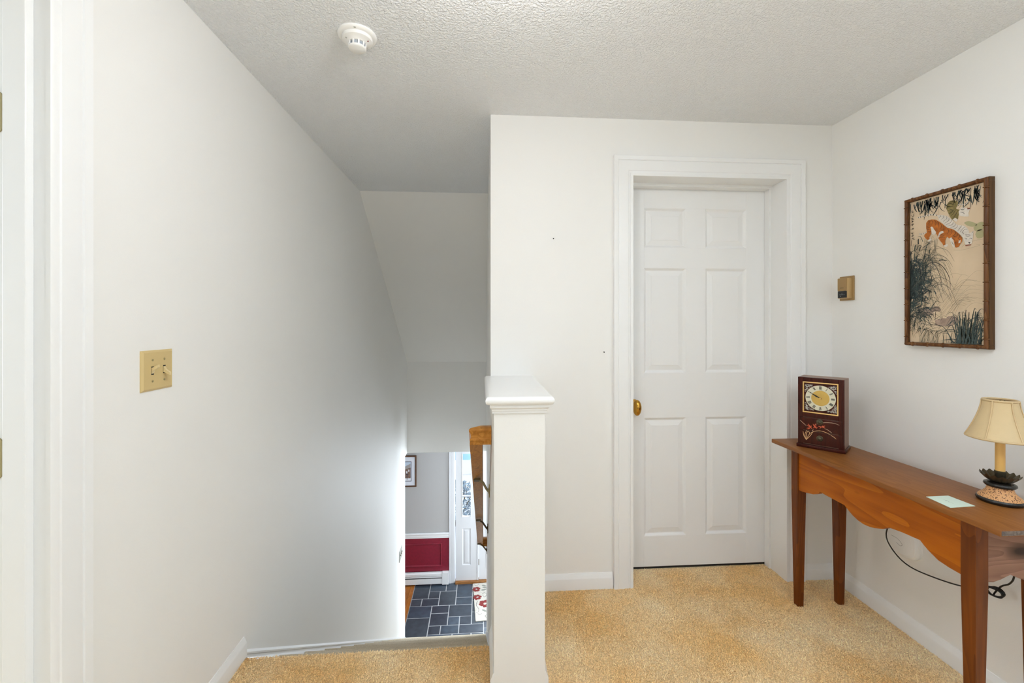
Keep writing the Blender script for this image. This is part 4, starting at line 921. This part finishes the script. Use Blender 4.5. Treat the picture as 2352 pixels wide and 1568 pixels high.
for k in ('g1', 'g2', 'g3'): g.poly(sm(D[k]), PL(0))
g.mi = 8
for kk, (cx0, cz0, ra, rb) in enumerate(((.075, .135, .035, .017), (.118, .148, .022, .012), (.150, .095, .040, .018), (.178, .105, .026, .016))):
    g.poly([(cx0 + ra * math.cos(q) * rp.uniform(.8, 1.1), cz0 + rb * math.sin(q) * rp.uniform(.8, 1.15)) for q in [i * .5236 for i in range(12)]], PL(.1 + kk * .3))
# ripples
g.mi = 2
for P_ in ([(0.183, 0.3712), (0.2076, 0.3662), (0.2394, 0.3687), (0.2699, 0.3737), (0.2593, 0.3799)], [(0.2124, 0.3769), (0.2205, 0.3843), (0.2362, 0.3849)], [(0.2471, 0.3916), (0.2624, 0.3939), (0.2818, 0.3936)]): g.ribbon(curve(P_, 6), .0005, .0005, PL(1))
def arc(x, z, dx, dz, sag, w, mi, lay):
    g.mi = mi; g.ribbon(curve([(x, z), (x + dx * .45, z + dz * .8 + sag), (x + dx, z + dz)], 5), w, w * .2, PL(lay), w * 1.2)
lim = lambda x: min(.288, max(.016, x))
# hanging leaves along the top
for i in range(120):
    x = rp.choice((rp.gauss(.085, .030), rp.gauss(.105, .025), rp.gauss(.215, .030), rp.gauss(.245, .025))); x = lim(x)
    z = .592 - rp.random() ** 2 * .045
    dx, dzz = rp.uniform(-.024, .022), -rp.uniform(.012, .045); arc(x, z, lim(x + dx) - x, dzz, .004, rp.uniform(.0014, .0046), rp.choice((0, 0, 1)), 2)
for i in range(26):
    x = lim(rp.uniform(.03, .28)); z = .59; dx = rp.uniform(-.03, .03); arc(x, z, lim(x + dx) - x, -rp.uniform(.05, .08), .004, .0006, 2, 1)
# dense reeds at left
for i in range(760):
    x = lim(abs(rp.gauss(.034, .032))); z = rp.gauss(.255, .055)
    if z < .11: continue
    a = rp.uniform(-.5, 3.6); l = rp.uniform(.012, .040)
    arc(x, z, lim(x + l * math.cos(a)) - x, l * math.sin(a), l * .12, rp.uniform(.0010, .0042), rp.choice((0, 0, 1, 1)), 2 + (i % 9) / 3)
for i in range(240):
    x = lim(rp.gauss(.050, .032)); z = rp.gauss(.125, .030); a = rp.uniform(-2.6, .5); l = rp.uniform(.02, .045)
    arc(x, max(z, .06), lim(x + l * math.cos(a)) - x, l * math.sin(a), l * .25, rp.uniform(.0006, .0018), rp.choice((0, 1, 1, 2)), 2 + i % 3)
# long arching blades
for i in range(62):
    x = lim(rp.uniform(.018, .09)); z = rp.uniform(.14, .33); dx = rp.uniform(.03, .12); h_ = rp.uniform(-.06, .05)
    g.mi = rp.choice((1, 1, 2)); g.ribbon(curve([(x, z), (x + dx * .35, z + .055 + h_ * .5), (x + dx * .75, z + .045 + h_ * .6), (lim(x + dx), z + h_ - .005)], 6), .0006, .0004, PL(5), rp.uniform(.0007, .0016))
g.mi = 0; g.ribbon(curve([(.060, .305), (.100, .335), (.140, .318), (.168, .270), (.172, .225)], 8), .0010, .0005, PL(6), .0036)
g.ribbon(curve([(.060, .300), (.095, .332), (.120, .315), (.138, .265), (.138, .235)], 8), .0008, .0005, PL(6), .0026)
for i in range(26):
    x = lim(rp.uniform(.10, .20)); z = rp.uniform(.10, .22); dx = rp.uniform(.05, .13); g.mi = 2
    g.ribbon(curve([(x, z), (lim(x + dx * .5), z + .06), (lim(x + dx), z + .055)], 6), .0005, .0003, PL(1))
# clump at bottom right and bottom arcs
for i in range(120):
    x = lim(rp.gauss(.225, .022)); a = rp.gauss(1.5, .55); l = rp.uniform(.03, .15) * (1 - abs(x - .225) * 5); z = .016
    x2 = lim(x + l * math.cos(a)); g.mi = rp.choice((0, 1, 1, 1, 2))
    g.ribbon(curve([(x, z), ((x + x2) / 2 + .004, z + l * math.sin(a) * .9), (x2, z + l * math.sin(a) * (.95 if rp.random() < .6 else .55))], 6), .0030, .0004, PL(3 + i % 4), rp.uniform(.0010, .0030))
for i in range(40):
    x = lim(rp.uniform(.05, .19)); dx = rp.uniform(-.03, .09); g.mi = rp.choice((1, 2, 2))
    g.ribbon(curve([(x, .016), (lim(x + dx * .3), .06), (lim(x + dx), rp.uniform(.05, .09))], 6), .0010, .0003, PL(2))
for i in range(7):
    x = .195 + i * .010; g.mi = 1; g.ribbon(curve([(x, .016), (x + .004, .035), (x + rp.uniform(-.02, .02), .050 + rp.uniform(0, .03))], 5), .008, .001, PL(7 + i * .1))
# grass in front of the tiger
for i in range(40):
    x = lim(rp.uniform(.018, .12)); z = rp.uniform(.33, .39); dx = rp.uniform(-.02, .05); g.mi = rp.choice((1, 2))
    g.ribbon(curve([(x, z), (lim(x + dx * .4), z + .05), (lim(x + dx), z + rp.uniform(.02, .06))], 6), .0008, .0003, PL(9))
g.build('reeds', PC, bp_, off=O, recalc=False)
tg = MB()
def tail(P_, w):
    c_ = curve(P_, 8); tg.mi = 4; tg.ribbon(c_, w, w, PL(3)); tg.mi = 6
    for i in range(2, len(c_) - 1, 4): tg.ribbon(c_[i:i + 2], w * 1.1, w * 1.1, PL(4))
tail([(0.0457, 0.5264), (0.0632, 0.5261), (0.0821, 0.5263), (0.1025, 0.5251), (0.1242, 0.5169)], .0045)
tail([(0.1995, 0.5403), (0.2124, 0.5356), (0.2268, 0.5356), (0.2355, 0.5428)], .0035)
tail([(0.0535, 0.4596), (0.0593, 0.4555), (0.0727, 0.4576), (0.0859, 0.4597)], .004)
for k, mi, lay in (('olive', 5, 2), ('ochest', 4, 4), ('ohead', 4, 4), ('ocap', 9, 5), ('ojaw', 4, 5), ('wbody', 4, 5), ('whead', 4, 7), ('wnose', 6, 8), ('wmouth', 9, 8), ('orange', 3, 9), ('belly', 4, 10), ('cheek', 4, 10), ('cheek2', 4, 10), ('leg', 4, 10), ('paw', 4, 10), ('paw2', 4, 10)):
    tg.mi = mi; tg.poly(sm(D[k]) if k in ('olive', 'wbody', 'belly', 'leg') else D[k], PL(lay))
tg.mi = 6
SO = [[(0.0915,0.5022),(0.0952,0.4975),(0.0896,0.4893)],[(0.1025,0.5043),(0.108,0.4946),(0.1034,0.4843)],[(0.1135,0.5018),(0.1207,0.4898),(0.1171,0.4775)],[(0.1242,0.4946),(0.1314,0.4818),(0.1278,0.4677)],[(0.1349,0.4856),(0.1419,0.472),(0.1367,0.4602)],[(0.1454,0.4758),(0.1507,0.4627),(0.1454,0.4528)],[(0.1627,0.4565),(0.1678,0.4463),(0.1627,0.4365)],[(0.1746,0.453),(0.1796,0.4402),(0.1712,0.4293)],[(0.1863,0.4442),(0.1913,0.4342),(0.1813,0.4237)],[(0.1962,0.4341),(0.1995,0.4254),(0.1913,0.4199)],[(0.2044,0.4244),(0.206,0.417),(0.1978,0.4115)],[(0.084,0.4829),(0.0915,0.4775),(0.0989,0.4778)],[(0.0831,0.4736),(0.0915,0.468),(0.0989,0.4683)],[(0.0877,0.4631),(0.0952,0.4577),(0.1025,0.4581)],[(0.1314,0.4354),(0.1419,0.437),(0.1524,0.4312)],[(0.1314,0.4261),(0.1419,0.4278),(0.1541,0.4235)]]
for P_ in SO: tg.ribbon(curve(P_, 5), .0006, .0004, PL(11), .0022)
SW = [[(0.1349,0.5143),(0.1384,0.5097),(0.1296,0.5063)],[(0.1472,0.5104),(0.1489,0.5035),(0.1384,0.4968)],[(0.1593,0.5047),(0.1593,0.4955),(0.1454,0.4878)],[(0.1678,0.4972),(0.1661,0.4867),(0.1507,0.4793)],[(0.1763,0.4879),(0.1729,0.4778),(0.1558,0.4726)],[(0.183,0.4791),(0.1796,0.4691),(0.1627,0.4656)],[(0.1913,0.4691),(0.1863,0.4604),(0.1712,0.4583)],[(0.1978,0.4614),(0.1946,0.4532),(0.183,0.4503)],[(0.2124,0.4573),(0.206,0.449),(0.1978,0.44)],[(0.2236,0.4504),(0.2141,0.4437),(0.206,0.433)],[(0.2331,0.4396),(0.222,0.4402),(0.2124,0.4316)]]
for P_ in SW: tg.ribbon(curve(P_, 5), .0006, .0004, PL(6), .0020)
for P_ in [[(0.2236,0.4223),(0.2315,0.419),(0.2394,0.4191)],[(0.2252,0.4167),(0.2331,0.4134),(0.2425,0.4142)],[(0.222,0.4086),(0.2284,0.4056),(0.2268,0.4024)],[(0.2378,0.4047),(0.244,0.4043),(0.2456,0.4006)],[(.214,.433),(.217,.428),(.219,.424)],[(.2505,.428),(.248,.424),(.245,.422)]]: tg.ribbon(curve(P_, 5), .0006, .0005, PL(8), .0022)
SG = [[(0.161,0.548),(0.1712,0.5507),(0.183,0.5439)],[(0.1593,0.5394),(0.1712,0.5398),(0.1846,0.5327)],[(0.1627,0.5257),(0.1746,0.5263),(0.1846,0.5201)],[(0.1661,0.5139),(0.1763,0.515),(0.183,0.5223)],[(0.1746,0.501),(0.183,0.5097),(0.1913,0.522)],[(0.183,0.4935),(0.1913,0.5041),(0.1995,0.5181)],[(0.1695,0.5566),(0.1813,0.5552),(0.1913,0.547)],[(0.2076,0.5195),(0.2157,0.5157),(0.222,0.5175)],[(0.2076,0.5089),(0.2157,0.5051),(0.222,0.4982)]]
for P_ in SG: tg.ribbon(curve(P_, 5), .0008, .0005, PL(5), .0024)
for P_ in [[(.178,.417),(.185,.412),(.190,.405)],[(.183,.426),(.190,.420),(.196,.418)],[(.200,.412),(.205,.406),(.206,.400)],[(.178,.404),(.181,.397),(.186,.390)],[(.1895,.401),(.193,.398),(.1925,.394)]]: tg.ribbon(curve(P_, 5), .0006, .0005, PL(11), .0022)
tg.build('tigers', PC, bp_, off=O, recalc=False)
cl = MB()
for i in range(9):
    z = .553 - i * .013 - (.006 if i > 4 else 0)
    for k in range(5):
        x = .021 + rp.uniform(0, .009); zz = z + rp.uniform(-.004, .004); a = rp.choice((0.3, -.2, 1.5, .9, 2.2)); l = rp.uniform(.004, .008)
        cl.ribbon([(x, zz), (x + l * math.cos(a), zz + l * math.sin(a))], .0017, .0008, PL(10))
cl.build('calligraphy', M['ink'], bp_, off=O, recalc=False)

# ================================================================== CEILING LAMP (out of frame, lights the landing)
clp = thing('ceiling_lamp', 'flush white dome ceiling lamp just above the viewer', 'lamp', (.06, .90, ZC))
MB().lathe([(.0001, 0), (.15, 0), (.15, -.02), (.0001, -.02)], n=40).build('lamp_base', M['white'], clp, smooth=40)
ld = bpy.data.lights.new('ceiling_lamp_bulb', 'POINT'); ld.energy = 12.5; ld.shadow_soft_size = .06; ld.color = (.98, .97, .97)
lo_ = bpy.data.objects.new('ceiling_lamp_bulb', ld); COL.objects.link(lo_); lo_.parent = clp; lo_.location = (0, 0, -.16)

# torchiere added behind the viewer as soft fill bounced off the ceiling
tl = thing('fill_uplight', 'white torchiere added behind the viewer as bounce fill', 'lamp', (1.05, -.28, 0))
MB().lathe([(.0001, 0), (.14, 0), (.14, .015), (.02, .03), (.0001, .03)], n=32).build('base', M['white_metal'], tl, smooth=40)
MB().lathe([(.0001, .02), (.012, .02), (.012, 1.62), (.0001, 1.62)], n=16).build('pole', M['white_metal'], tl, smooth=40)
MB().lathe([(.012, 1.60), (.06, 1.62), (.12, 1.67), (.15, 1.73), (.147, 1.73), (.115, 1.675), (.055, 1.63), (.012, 1.612)], n=40, cap=False).build('bowl', M['white_metal'], tl, smooth=40)
sd_ = bpy.data.lights.new('fill_uplight_bulb', 'SPOT'); sd_.energy = 145; sd_.spot_size = math.radians(140); sd_.spot_blend = .6; sd_.shadow_soft_size = .05; sd_.color = (.82, .92, 1.0)
so_ = bpy.data.objects.new('fill_uplight_bulb', sd_); COL.objects.link(so_); so_.parent = tl; so_.location = (0, 0, 1.70); so_.rotation_euler = (math.pi, 0, 0)
